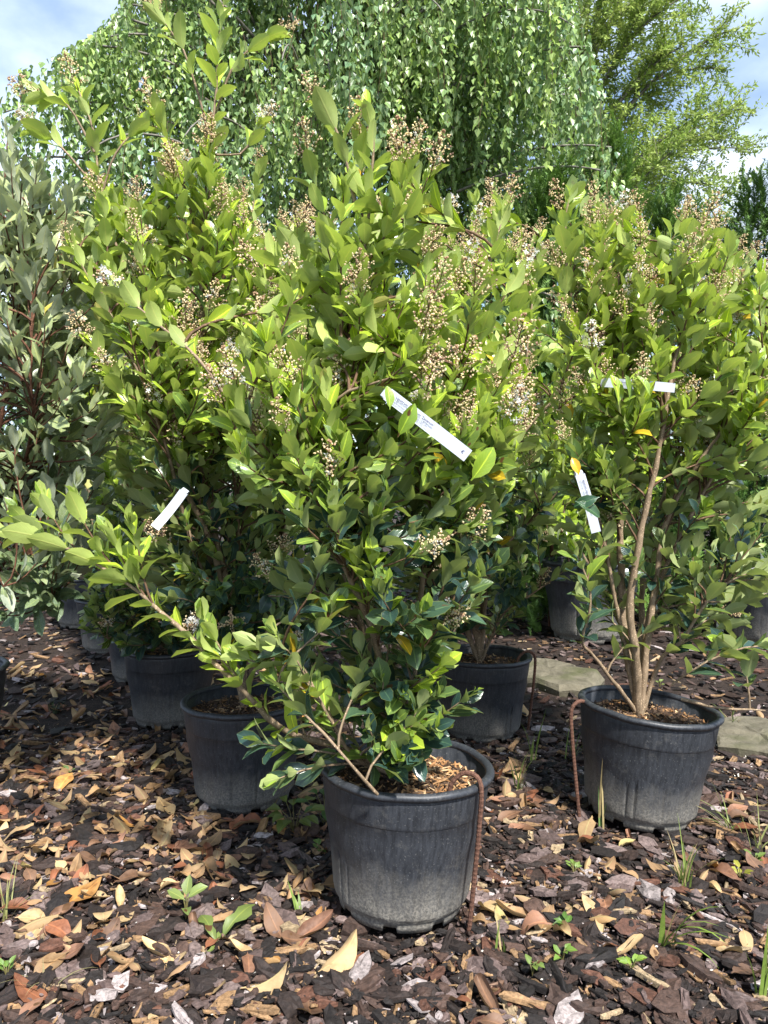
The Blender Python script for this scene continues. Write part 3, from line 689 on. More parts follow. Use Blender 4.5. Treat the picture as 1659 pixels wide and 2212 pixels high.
rootB, lvB, rB = shrub('privet_shrub', 'tallest privet, its flowering leader rising far above the others before the weeping birch', 'shrub', bB, stB, envB, 300, 12, extra=[(450, 1330, 2.12), (500, 1350, 2.1), (560, 1300, 2.12), (620, 1330, 2.15), (420, 1250, 2.12), (600, 1250, 2.15), (660, 1300, 2.15), (690, 1350, 2.18), (480, 1270, 2.1), (540, 1380, 2.1), (380, 1300, 2.14), (640, 1400, 2.14)], group='potted privet shrubs', pan_p=.6, young=(0.88, 1.25), ymin=.0, tipb=.36)
stC = [
    ([None, (1354, 1422, 2.16), (1340, 1347, 2.16), (1335, 1247, 2.15), (1331, 1147, 2.14), (1330, 1000, 2.13), (1330, 880, 2.12), (1322, 700, 2.12), (1328, 560, 2.12), (1335, 480, 2.12)], .015, .28, True),
    ([None, (1372, 1400, 2.12), (1362, 1310, 2.10), (1385, 1150, 2.08), (1428, 960, 2.06), (1460, 778, 2.06), (1486, 683, 2.06), (1505, 560, 2.08), (1520, 520, 2.08)], .014, .26, True),
    ([None, (1403, 1347, 2.16), (1430, 1150, 2.18), (1500, 1010, 2.14), (1565, 925, 2.12), (1659, 830, 2.1), (1720, 740, 2.1)], .012, .28, True),
    ([None, (1430, 1420, 2.15), (1470, 1390, 2.12), (1530, 1300, 2.1), (1590, 1250, 2.08), (1650, 1235, 2.06)], .008, .34, False),
    ([None, (1290, 1430, 2.10), (1255, 1390, 2.06), (1268, 1340, 2.04), (1275, 1280, 2.02), (1245, 1200, 2.0)], .007, .24, False),
    ([(1345, 900, 2.12), (1300, 803, 2.08), (1270, 748, 2.07), (1235, 643, 2.06), (1220, 548, 2.06), (1218, 470, 2.06), (1228, 420, 2.06)], .0075, .18, False),
    ([None, (1385, 1440, 2.25), (1400, 1200, 2.35), (1480, 950, 2.42), (1560, 700, 2.42), (1600, 560, 2.42)], .011, .30, True),
    ([None, (1410, 1300, 2.2), (1520, 1060, 2.2), (1640, 850, 2.2), (1690, 640, 2.2)], .010, .30, True),
    ([(1470, 1512, 2.02), (1554, 1530, 1.98), (1650, 1537, 1.96)], .0045, .0, False),
    ([(1620, 1534, 1.97), (1618, 1480, 1.96), (1600, 1420, 1.96), (1560, 1390, 1.96)], .003, .14, False),
    ([(1450, 1480, 2.0), (1510, 1440, 1.96), (1580, 1410, 1.95), (1640, 1400, 1.95)], .003, .2, False),
    ([None, (1330, 1300, 2.12), (1290, 1080, 2.08), (1240, 960, 2.06), (1215, 880, 2.05)], .008, .24, False),
]
envC = [(460, 1200, 1420, 2.12, .12), (540, 1200, 1640, 2.18, .24), (650, 1200, 1700, 2.2, .28), (800, 1210, 1720, 2.2, .30), (950, 1200, 1720, 2.2, .28), (1050, 1210, 1700, 2.24, .24, .8),
        (1180, 1230, 1700, 2.27, .2, .6), (1300, 1240, 1660, 2.26, .18, .45), (1400, 1270, 1560, 2.3, .1, .2)]
rootC, lvC, rC = shrub('privet_shrub', 'open privet with thick bare lower stems, growing in the tilted muddy pot', 'shrub', bC, stC, envC, 220, 13, group='potted privet shrubs', young=(0.8, 1.25), ymin=.0, tipb=.36)
stD = [
    ([None, (1060, 1240, 2.85), (1080, 1195, 2.83), (1180, 1100, 2.78), (1225, 1040, 2.75)], .010, .16, False),
    ([None, (1010, 1200, 2.88), (1030, 1075, 2.86), (1090, 988, 2.84), (1150, 908, 2.82), (1220, 823, 2.8), (1230, 740, 2.8)], .013, .22, False),
    ([None, (1000, 1150, 2.92), (985, 900, 2.95), (1010, 650, 2.97), (1050, 480, 2.97)], .012, .35, True),
    ([None, (1080, 1330, 2.84), (1135, 1290, 2.8), (1225, 1225, 2.78)], .007, .1, False),
    ([None, (1060, 1150, 2.95), (1120, 900, 3.0), (1150, 650, 3.0), (1165, 500, 3.0)], .011, .35, True),
    ([None, (950, 1200, 2.95), (900, 950, 3.0), (900, 700, 3.0), (930, 520, 3.0)], .011, .35, True),
]
envD = [(430, 960, 1160, 2.95, .15), (560, 880, 1180, 2.95, .28), (750, 850, 1220, 2.92, .32), (900, 850, 1240, 2.9, .32), (1050, 880, 1200, 2.9, .3), (1200, 850, 1170, 2.88, .32, 1.8), (1330, 880, 1150, 2.84, .28, 1.8)]
shrub('privet_shrub', 'privet half hidden behind the tagged one, in the pot beside the flat stone', 'shrub', bD, stD, envD, 190, 14, group='potted privet shrubs', nparts=220, young=(0.85, 1.3), ymin=.0, tipb=.36)
stE = [([None, (370, 1200, 3.05), (380, 950, 3.05), (400, 700, 3.05), (420, 480, 3.05)], .012, .3, True), ([None, (330, 1200, 3.0), (300, 950, 3.0), (280, 750, 3.0), (260, 560, 3.0)], .012, .3, True),
       ([None, (430, 1150, 3.1), (520, 900, 3.12), (600, 650, 3.12), (640, 480, 3.12)], .012, .3, True), ([None, (330, 1330, 2.95), (270, 1290, 2.88), (215, 1290, 2.85), (190, 1330, 2.83)], .006, .24, False),
       ([None, (300, 1350, 2.92), (255, 1360, 2.86), (235, 1385, 2.84)], .005, .2, False), ([None, (450, 1250, 3.1), (560, 1100, 3.15), (650, 900, 3.2), (700, 600, 3.2)], .012, .3, True)]
envE = [(450, 250, 720, 3.08, .2), (700, 230, 760, 3.1, .32), (950, 210, 760, 3.1, .34), (1150, 190, 720, 3.02, .38), (1290, 190, 640, 2.98, .36, 1.6), (1380, 210, 560, 2.95, .28, 1.2)]
shrub('privet_shrub', 'shaded privet behind the tallest one, its lowest leaves hanging over the leaf litter', 'shrub', bE, stE, envE, 190, 15, extra=[(210, 1310, 2.82), (250, 1345, 2.8), (200, 1250, 2.84), (240, 1280, 2.82), (280, 1240, 2.84), (300, 1320, 2.8), (190, 1360, 2.82), (340, 1290, 2.78), (270, 1390, 2.8)], group='potted privet shrubs', nparts=150, young=(0.8, 1.3), ymin=.02)
stK = [([None, (1220, 1120, 4.6), (1215, 1000, 4.55), (1230, 940, 4.5)], .013, .3, False), ([None, (1270, 1120, 4.65), (1300, 1030, 4.6), (1320, 950, 4.6)], .012, .3, False), ([None, (1200, 1130, 4.65), (1140, 1030, 4.6), (1110, 900, 4.6)], .013, .3, True), ([None, (1310, 1130, 4.7), (1390, 1050, 4.65), (1420, 960, 4.6)], .012, .3, False)]
envK = [(840, 1060, 1220, 4.6, .25), (940, 1080, 1400, 4.6, .35), (1060, 1090, 1420, 4.6, .4), (1170, 1110, 1380, 4.6, .4)]
shrub('privet_shrub', 'bright low privet in the large pot, seen between the bare stems', 'shrub', bG, stK, envK, 70, 16, group='potted privet shrubs', nparts=110, young=(0.3, .9), ymin=.25, ymax=.75, size=.085)
for (bb, u0, Yc, lab) in ((bF, 307, 3.74, 'dark privet in the dim pot next behind the leaf litter'), (bF2, 235, 4.4, 'dark privet in the second shaded pot behind the leaf litter'), (bF3, 178, 5.2, 'dark privet in the farthest shaded pot')):
    k = 2.2 / Yc
    st = [([None, (u0 + dx * k, 1180, Yc), (u0 + dx * 1.6 * k, 1000, Yc), (u0 + dx * 2 * k, 780, Yc)], .012, .3, True) for dx in (-60, 10, 70)]
    en = [(760, u0 - 150 * k, u0 + 150 * k, Yc, .2), (950, u0 - 220 * k, u0 + 220 * k, Yc, .35), (1200, u0 - 200 * k, u0 + 200 * k, Yc, .35), (1260, u0 - 120 * k, u0 + 120 * k, Yc, .25)]
    shrub('privet_shrub', lab, 'shrub', bb, st, en, 56, int(u0), group='potted privet shrubs', nparts=50, young=(0.8, 1.4), ymin=.02, size=.09)

# ------------------------------------------------------------------ oleaster (grey-green) at the edge
stI = [([None, (-60, 1150, 2.45), (0, 900, 2.35), (40, 650, 2.3), (70, 480, 2.3), (75, 390, 2.3)], .012, .4, False), ([None, (-80, 1150, 2.5), (-40, 850, 2.45), (-20, 600, 2.4), (5, 380, 2.4), (10, 300, 2.4)], .012, .45, False),
       ([None, (-20, 1200, 2.4), (60, 960, 2.2), (62, 830, 2.12), (63, 700, 2.1), (62, 640, 2.1)], .010, .35, False), ([None, (20, 1150, 2.5), (120, 900, 2.5), (160, 700, 2.5), (165, 520, 2.5)], .011, .4, False),
       ([None, (-40, 1280, 2.35), (30, 1220, 2.2), (75, 1200, 2.1), (95, 1230, 2.06)], .007, .22, False), ([None, (-120, 1300, 2.3), (-60, 1230, 2.1), (-20, 1230, 2.0), (0, 1270, 1.98)], .007, .3, False), ([None, (-60, 1260, 2.4), (60, 1200, 2.3), (110, 1240, 2.25), (120, 1290, 2.24)], .007, .3, False),
       ([None, (60, 1130, 2.55), (150, 1000, 2.55), (200, 900, 2.55)], .009, .3, False)]
envI = [(330, -140, 40, 2.3, .15), (430, -180, 170, 2.3, .25), (520, -180, 220, 2.3, .3), (700, -180, 260, 2.3, .34), (900, -180, 270, 2.3, .36), (1050, -180, 250, 2.3, .34), (1180, -170, 200, 2.3, .3), (1270, -160, 150, 2.28, .25)]
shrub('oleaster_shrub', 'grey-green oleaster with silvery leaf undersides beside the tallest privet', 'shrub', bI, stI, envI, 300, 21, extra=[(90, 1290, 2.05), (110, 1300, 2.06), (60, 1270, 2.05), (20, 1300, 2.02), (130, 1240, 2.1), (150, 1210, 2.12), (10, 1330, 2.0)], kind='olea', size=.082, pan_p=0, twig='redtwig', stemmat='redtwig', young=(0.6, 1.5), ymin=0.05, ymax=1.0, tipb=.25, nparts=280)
build_leaves()

# ------------------------------------------------------------------ weeping birch
def simple_leaves(bag, pos, d, n, size, wid, cols, shape):
    d = nrm(d); n = nrm(n - d * (n * d).sum(-1, keepdims=True)); ax = np.cross(d, n)
    V, F, UV = shape; nv = len(V)
    w_ = pos[:, None] + size[:, None, None] * (V[None, :, 0:1] * wid * ax[:, None] + V[None, :, 1:2] * d[:, None] + V[None, :, 2:3] * n[:, None])
    bag.add(w_.reshape(-1, 3), [(F[None] + (np.arange(len(pos)) * nv)[:, None, None]).reshape(-1, F.shape[1])], np.repeat(cols, nv, 0), np.tile(UV, (len(pos), 1)))
    return ax, d, n
BV = np.array([(0, 0, 0), (.40, .30, .09), (.24, .62, .05), (0, 1.0, -.08), (-.24, .62, .05), (-.40, .30, .09)], float)
BF = np.array([(0, 1, 2, 3), (0, 3, 4, 5)]); BUV = np.stack([BV[:, 0] * 1.2 + .5, BV[:, 1]], -1)
r = np.random.default_rng(31)
bY = 6.6; bc = P(690, 1106, bY); trunk_top = np.array((bc[0], bY, 4.6))
birch = empty('weeping_birch', (bc[0], bY, 0), 'large weeping birch with a dense curtain of hanging small leaves', 'tree')
b0 = np.array((bc[0], bY, 0))
bag = Bag(); v, f = tube(smooth_path([(0, 0, -.05), (.05, 0, 1.5), (-.06, .05, 3), (0, 0, 4.9)], .3), np.linspace(.16, .08, 18)[:len(smooth_path([(0, 0, -.05), (.05, 0, 1.5), (-.06, .05, 3), (0, 0, 4.9)], .3))] if False else .12, 10); bag.add(v, f)
obj('trunk', bag.build('trunk', [M['trunk']]), birch)
lp, ldn, lnn, lc, ls = [], [], [], [], []
bough_bag = Bag()
twig_bag = Bag()
def edge_ok(u, v):
    """crown outline of the birch in the photograph: low shoulder on one side, open on the other"""
    top = np.interp(u, [-200, 0, 40, 110, 200, 260, 330, 1180, 1260, 1330, 1400], [420, 215, 150, 120, 75, 10, -300, -300, 40, 330, 800])
    return v > top
nb = 138
for k in range(nb):
    az = r.uniform(0, 2 * math.pi) if k > 98 else math.pi + r.uniform(0, math.pi) if k < 40 else (math.pi + r.uniform(-.5, .75) if k < 79 else -r.uniform(-.4, .9))   # most boughs reach towards the open side
    R = r.uniform(1.5, 3.0) * (1.0 if abs(math.cos(az)) < .7 else 1.02)
    zt = r.uniform(2.0, 6.4); z0 = min(4.8, zt - .1) if zt < 4.9 else r.uniform(4.0, 4.8)
    if zt > 5.2: R *= .7
    e = np.array((math.cos(az) * R, math.sin(az) * R * .85, 0))
    p0 = np.array((0, 0, max(1.2, z0 - .6))); p1 = e * .35 + (0, 0, zt + .25); p2 = e * .85 + (0, 0, zt + .2); p3 = e * 1.05 + (0, 0, zt - .35)
    path = bezier(p0, p1, p2, p3, 22); pu, pv, pd = project(path + b0); keep = edge_ok(pu, pv - 30); kn = int(np.argmin(keep)) if not keep.all() else 22
    if kn < 4: continue
    v, f = tube(path[:kn], np.linspace(.018, .004, 22)[:kn], 5); bough_bag = Bag(); bough_bag.add(v, f); obj('bough', bough_bag.build('bough', [M['trunk']]), birch)
    hue = r.uniform(-1, 1)
    for s in range(52 if 79 <= k <= 98 else 32):
        t = r.uniform(.25, 1.0); i = int(t * 21); q0 = path[i] + r.normal(size=3) * np.array((.13, .13, .07)); ln = r.uniform(.35, 1.25)
        q0 = q0 + np.array((0, 0, .05))
        m = max(6, int(ln / .031)); tt = np.linspace(0, 1, m)
        drift = r.normal(size=2) * .10; wob = np.cumsum(r.normal(size=(m, 2)) * .005, 0)
        pts = np.stack([q0[0] + drift[0] * tt + wob[:, 0], q0[1] + drift[1] * tt + wob[:, 1], q0[2] - ln * tt + .12 * np.sin(tt * 2.5) * 0], -1)
        gp = pts + b0; u, vv, dd = project(gp); ok = edge_ok(u, vv) & (gp[:, 2] > .5)
        if ok.sum() < 4: continue
        if s % 4 == 0:
            v, f = tube(pts[ok][::4] if ok.sum() > 12 else pts[ok], .0018, 3, False); twig_bag.add(v, f)
        pts = pts[ok]; n_ = len(pts); th = r.uniform(0, 6.28, n_); side = np.stack([np.cos(th), np.sin(th), np.zeros(n_)], -1)
        lp.append(pts + side * .012); ldn.append(side * .55 + np.array((0, 0, -1.0)) + r.normal(size=(n_, 3)) * .22)
        nn = side * 1.0 + np.array((0.0, -.15, .45)) + r.normal(size=(n_, 3)) * .35; lnn.append(nn)
        base = lerp((.10, .185, .095), (.26, .36, .095), np.clip(r.random() * .55 + .34 * hue + .17, 0, 1))
        lc.append(base[None] * r.uniform(.65, 1.45, (n_, 1))); ls.append(r.uniform(.043, .062, n_))
lp, ldn, lnn, lc, ls = map(np.concatenate, (lp, ldn, lnn, lc, ls))
obj('hanging_twigs', twig_bag.build('hanging_twigs', [M['twig']]), birch, kind='stuff')
u, v, d = project(lp + b0); vis = (u > 0) & (u < 1659) & (v > 0) & (v < 480)
cell = (u // 9).astype(int) * 1000 + (v // 9).astype(int); o_ = np.lexsort((d, cell)); o_ = o_[vis[o_]]; first = np.concatenate(([True], cell[o_][1:] != cell[o_][:-1])); cand = o_[first]
cand = cand[np.argsort(d[cand] / ls[cand])][:300]
bleaf = mesh('birch_leaf', BV, [BF], [M['birch_o']], False, BUV)
dN = nrm(ldn); nN = nrm(lnn - dN * (lnn * dN).sum(-1, keepdims=True)); aN = np.cross(dN, nN)
for i in cand: obj('leaf', bleaf, birch, mat4=mat4(lp[i], aN[i] * ls[i], dN[i] * ls[i], nN[i] * ls[i]), color=lc[i])
rest = np.ones(len(lp), bool); rest[cand] = False; bag = Bag(); simple_leaves(bag, lp[rest], ldn[rest], lnn[rest], ls[rest], 1.0, lc[rest], (BV, BF, BUV))
obj('crown', bag.build('crown', [M['birch']], False), birch, kind='stuff'); print('birch leaves', len(lp))

# ------------------------------------------------------------------ feathery light green tree
r = np.random.default_rng(41); tY = 9.5; t0 = P(1215, 1106, tY); t0 = np.array((t0[0], tY, 0))
ft = empty('feathery_tree', t0, 'airy pale green feathery-leaved tree beside the birch with sky showing through', 'tree')
tp = smooth_path([(0, 0, -.05), (.05, 0, 2), (.12, 0, 4.5), (.3, 0, 7.5), (.45, 0, 9)], .4); bag = Bag(); v, f = tube(tp, np.linspace(.09, .02, len(tp)), 8); bag.add(v, f); obj('trunk', bag.build('trunk', [M['trunk']]), ft)
LV = np.array([(0, 0, 0), (.17, .45, .02), (0, 1, 0), (-.17, .45, .02)], float); LF = np.array([(0, 1, 2, 3)]); LUV = np.zeros((4, 2))
limb_bag = Bag(); spray = Bag(); lim_n = 0
def feather(path, r, dens=1.0):
    n = len(path); tan = nrm(np.gradient(path, axis=0)); pos, dd, nn, cc, ss = [], [], [], [], []
    base = lerp((.25, .36, .08), (.38, .46, .12), r.random())
    for i in range(n):
        for sgn in (-1, 1):
            for _ in range(1):
                side = nrm(np.cross(tan[i], (0, 0, 1.0)) * sgn + r.normal(size=3) * .5); pos.append(path[i] + r.normal(size=3) * .012); dd.append(side + tan[i] * .7 + np.array((0, 0, -.15))); nn.append(np.array((0, 0, 1.0)) + r.normal(size=3) * .6)
                cc.append(base * r.uniform(.75, 1.25)); ss.append(r.uniform(.046, .08))
    simple_leaves(spray, np.array(pos), np.array(dd), np.array(nn), np.array(ss), 1.0, np.array(cc), (LV, LF, LUV))
LIMBS = [((1235, 190), 4.6), ((1275, 340), 3.8), ((1255, 90), 5.2), ((1290, 440), 3.3), ((1205, 300), 4.0), ((1160, 160), 4.6), ((1560, -40), 5.6), ((1590, 60), 5.2), ((1500, -60), 6), ((1560, 150), 4.9), ((1480, 100), 5), ((1600, 235), 4.3), ((1625, 325), 3.8), ((1590, 300), 3.9), ((1540, 400), 3.3), ((1590, 430), 3.2), ((1440, 20), 5.6), ((1400, -80), 6.3), ((1330, -80), 6.3),
         ((1500, 480), 2.9), ((1450, 330), 3.7), ((1420, 200), 4.5), ((1380, 420), 3.2), ((1200, -60), 6.0), ((1180, 40), 5.6), ((1150, -60), 6.2), ((1350, 120), 5.0), ((1420, 520), 2.7), ((1320, 300), 4.0), ((1300, 480), 3.0), ((1560, 500), 2.8), ((1470, 420), 3.2), ((1530, 250), 4.2)]
for (uu, vv), zz in LIMBS:
    Yd = tY + r.uniform(-1.0, 1.0); tip = P(uu, vv, Yd) - t0; zs = max(1.2, tip[2] - r.uniform(.9, 1.8)); i = np.argmin(np.abs(tp[:, 2] - zs)); s0 = tp[i]
    D = tip - s0; path = bezier(s0, s0 + D * .3 + (0, 0, .35), s0 + D * .7 + (0, 0, .35), tip, 26)
    v, f = tube(path, np.linspace(.035, .006, 26), 5); limb_bag = Bag(); limb_bag.add(v, f)
    for q in range(28):
        t = r.uniform(.25, 1.0); i = int(t * 25); p0 = path[i]; ln = r.uniform(.35, .9) * (1.1 - .45 * t)
        d = nrm(nrm(D) * .8 + r.normal(size=3) * .55 + np.array((0, 0, .12))); e = p0 + d * ln + np.array((0, 0, -.12 * ln))
        sub = bezier(p0, p0 + d * ln * .4, e - d * ln * .3 + (0, 0, .05), e, max(6, int(ln / .025))); v, f = tube(sub[::3], .004, 3, False); limb_bag.add(v, f); feather(sub, r)
        for _ in range(2):
            j = r.integers(2, len(sub)); d2 = nrm(d + r.normal(size=3) * .6); l2 = r.uniform(.15, .35); feather(sub[j] + d2[None] * np.linspace(0, l2, max(4, int(l2 / .025)))[:, None], r)
    obj('branch', limb_bag.build('branch', [M['trunk']]), ft)
obj('crown', spray.build('crown', [M['feather']], False), ft, kind='stuff')

# ------------------------------------------------------------------ yews
def yew_shoot(seed):
    r = np.random.default_rng(seed); V, F = [], []; Ls = .12
    for i in range(24):
        t = i / 24; p = np.array((.01 * math.sin(4 * t), .01 * math.sin(3 * t + 1), t * Ls))
        for sgn in (0, 1):
            th = sgn * math.pi + r.normal() * .55 + i * .25; ln = .026 * (1 - .35 * t) * r.uniform(.8, 1.15); o = np.array((math.cos(th), math.sin(th), .5)); o = nrm(o); w_ = nrm(np.cross(o, (0, 0, 1))) * .0032
            k = len(V); V += [p - w_, p + w_, p + o * ln]; F.append((k, k + 1, k + 2))
    return np.array(V), np.array(F)
YS = [yew_shoot(i) for i in range(4)]
def yew(u, vtop, Y, halfw, label, n, seed, z0=.08, pot_z=None, bright=0.0):
    r = np.random.default_rng(seed); top = P(u, vtop, Y); base = np.array((top[0], Y, 0.0)); H = top[2]
    root = empty('yew_shrub', base, label, 'shrub', 'dark yews behind the privets')
    bag = Bag(); pth = smooth_path([(0, 0, .0 if pot_z is None else pot_z), (.02, 0, H * .5), (0, .01, H * .93)], .15); v, f = tube(pth, np.linspace(.014, .004, len(pth)), 6); bag.add(v, f); obj('trunk', bag.build('trunk', [M['redtwig']]), root)
    z = z0 + (H - z0) * r.random(n) ** 1.0; rel = (z - z0) / (H - z0); a = r.uniform(0, 6.28, n)
    npl = n // 5; pidx = r.integers(0, npl, n); z = z[pidx]; rel = rel[pidx]; a = a[pidx]; lob = 1 + .25 * np.sin(3 * a + seed) + .2 * np.sin(5 * a + z * 6)
    rad = halfw * np.clip(1 - rel, 0, 1) ** .45 * np.sqrt(r.random(n)[pidx]) * lob + .03 * r.random(n)[pidx]
    pos = np.stack([rad * np.cos(a), rad * np.sin(a), z - .12], -1) + r.normal(size=(n, 3)) * np.array((.035, .035, .06)); outd = np.stack([np.cos(a), np.sin(a), np.zeros(n)], -1)
    d = nrm(outd * (.25 + .5 * r.random((n, 1))) * (1 - .6 * rel[:, None]) + np.array((0, 0, 1.0)) + r.normal(size=(n, 3)) * .22); ax = nrm(np.cross(d, r.normal(size=(n, 3)))); ay = np.cross(d, ax)
    cols = lerp(np.array((.050, .115, .030)), np.array((.20, .33, .065)), np.clip(r.random(n) * .7 + bright, 0, 1)[:, None]); var = r.integers(0, 4, n); bag = Bag()
    bake([(V, [F]) for V, F in YS], pos, (ax, ay, d), r.uniform(1.2, 1.9, n), var, cols, bag); obj('foliage', bag.build('foliage', [M['needle']], False), root, kind='stuff')
YW = [(1195, 355, 4.0, .24, 'yew with a pale nodding tip just behind the hidden privet', 900, .25), (1320, 285, 4.3, .22, 'tallest yew, a narrow bright green spire before the feathery tree', 1000, .3), (1440, 420, 4.3, .36, 'yew standing second along from the tallest spire', 900, .15),
      (1545, 480, 4.6, .30, 'low yew before the patch of open sky', 800, .05), (1640, 372, 4.4, .28, 'dark blunt yew at the end of the row', 1000, -.1), (1750, 400, 4.5, .30, 'yew beyond the dark blunt one, mostly out of sight', 500, -.1), (1255, 560, 5.5, .40, 'low wide yew behind the large pot with the bright privet', 900, .0), (1120, 520, 4.6, .3, 'shaded yew between the privets and the birch', 700, 0.0)]
for i, (u, vt, Y, hw, lab, n, br) in enumerate(YW): yew(u, vt, Y + (1.1 if i != 6 else .3), hw * 1.6, lab, int(n * 1.35), 50 + i, bright=br, pot_z=None)

# ------------------------------------------------------------------ dark evergreen hedge closing the view low down
r = np.random.default_rng(61)
for k, (x0, yy, lab) in enumerate(((-3.6, 6.2, 'dark evergreen bush behind the oleaster'), (-2.3, 6.4, 'dark evergreen bush behind the row of shaded pots'), (-0.9, 5.9, 'dark evergreen bush under the birch curtain'), (0.4, 6.0, 'dark evergreen bush under the birch beside the yews'), (1.7, 6.1, 'dark evergreen bush behind the large pots'), (3.0, 6.0, 'dark evergreen bush at the end behind the yews'))):
    root = empty('evergreen_bush', (x0, yy, 0), lab, 'bush', 'dark evergreen bushes at the back'); n = 8000 if x0 < -1.5 else 3600; th = r.uniform(0, 6.28, n); ph = np.arccos(r.uniform(-.2, 1, n)); rr_ = (.55 + .45 * r.random(n) ** .4) * (1 + .13 * np.sin(4 * th + k) * np.sin(3 * ph))
    hs = 2.0 if x0 < -1.5 else 1.0; pos = np.stack([rr_ * .85 * np.sin(ph) * np.cos(th), rr_ * .6 * np.sin(ph) * np.sin(th), .15 + np.maximum(0, (rr_ * 1.15 * np.cos(ph) + .2) * hs)], -1); out_ = nrm(pos - (0, 0, .5))
    bag = Bag(); simple_leaves(bag, pos, out_ * .6 + r.normal(size=(n, 3)) * .6, out_ + np.array((0, 0, .6)) + r.normal(size=(n, 3)) * .4, r.uniform(.05, .09, n), 1.6, np.array((.03, .065, .028))[None] * r.uniform(.6, 1.6, (n, 1)), (LV, LF, LUV))
    obj('foliage', bag.build('foliage', [M['hedge']], False), root, kind='stuff'); bag = Bag(); v, f = tube(smooth_path([(0, 0, -.03), (.03, 0, .5), (0, .02, 1.1)], .1), .03, 6); bag.add(v, f); obj('trunk', bag.build('trunk', [M['trunk']]), root)

# ------------------------------------------------------------------ bark mulch
r = np.random.default_rng(71)
def scatter(n, y0, y1, margin=1.08):
    yy = np.sqrt(r.uniform(y0 * y0, y1 * y1, n)); xx = r.uniform(-1, 1, n) * .5156 * yy * margin + r.normal(size=n) * .01
    return xx, yy
def free(x, y, pad=0.0):
    ok = np.ones(len(x), bool)
    for (px, py, s) in POTS: ok &= np.hypot(x - px, y - py) > (POT_B - .012) * s + pad
    return ok
mul = Bag()
n = 15000; x, y = scatter(n, 1.15, 2.9); keep = free(x, y); x, y = x[keep], y[keep]; n = len(x)
var = r.choice(11, n, p=np.array([10, 12, 12, 12, 10, 10, 8, 7, 7, 6, 6]) / 100); size = np.clip(r.lognormal(math.log(.0185), .48, n), .007, .046); size[var >= 7] *= .45
z = gz(x, y) + r.uniform(.0, .013, n); pos = np.stack([x, y, z], -1); fr = frames(n, r, .20); cols = chip_cols(n, var, r)
u, v, d = project(pos + (0, 0, .01)); ext = size * np.array(ASP)[var] * FPX / d; score = ext * size / d * (z > gz(x, y) + .006) * (u > 5) * (u < 1654) * (v > 0) * (v < 2205)
part = np.argsort(-score)[:300]; isp = np.zeros(n, bool); isp[part] = True
CHM = [mesh('bark_chip', V, F, [M['chip_o']], False) for V, F in CH_HI]
for i in part:
    s = size[i]; obj('bark_chip', CHM[var[i]], ground, mat4=mat4(pos[i], fr[0][i] * s, fr[1][i] * s, fr[2][i] * s), color=cols[i])
q = ~isp; bake(CH_HI, pos[q], tuple(a[q] for a in fr), size[q], var[q], cols[q], mul)
n = 9000; x, y = scatter(n, 2.8, 7.5); keep = free(x, y); x, y = x[keep], y[keep]; n = len(x); var = r.integers(0, 11, n); size = np.clip(r.lognormal(math.log(.026), .4, n), .010, .05); size[var >= 7] *= .45
bake(CH_LO, np.stack([x, y, gz(x, y) + r.uniform(0, .014, n)], -1), frames(n, r, .22), size, var, chip_cols(n, var, r), mul)
n = 16000; x, y = scatter(n, 1.15, 3.0); var = r.integers(0, 11, n); size = r.uniform(.0025, .008, n); size[var >= 7] *= .5
bake(CH_LO, np.stack([x, y, gz(x, y) + r.uniform(.002, .016, n)], -1), frames(n, r, .5), size, var, chip_cols(n, var, r), mul)
obj('bark_mulch', mul.build('bark_mulch', [M['chip']], False), ground, kind='stuff')
# fallen white petals
n = 700; x, y = scatter(n, 1.3, 4.0); bag = Bag(); clus = r.random(n) < .45; x = np.where(clus, P(1560, 1640, 2.6)[0] + r.normal(size=n) * .25, x); y = np.where(clus, 2.6 + r.normal(size=n) * .3, y); pos = np.stack([x, y, gz(x, y) + r.uniform(.012, .024, n)], -1)
simple_leaves(bag, pos, r.normal(size=(n, 3)) * (1, 1, .3), np.array((0, 0, 1.0)) + r.normal(size=(n, 3)) * .5, r.uniform(.004, .008, n), 2.0, np.array((.78, .74, .64))[None] * r.uniform(.7, 1.1, (n, 1)), (LV, LF, LUV))
obj('fallen_petals', bag.build('fallen_petals', [M['petal']], False), kind='stuff', label='tiny white fallen privet petals scattered over the mulch', cat='petals')

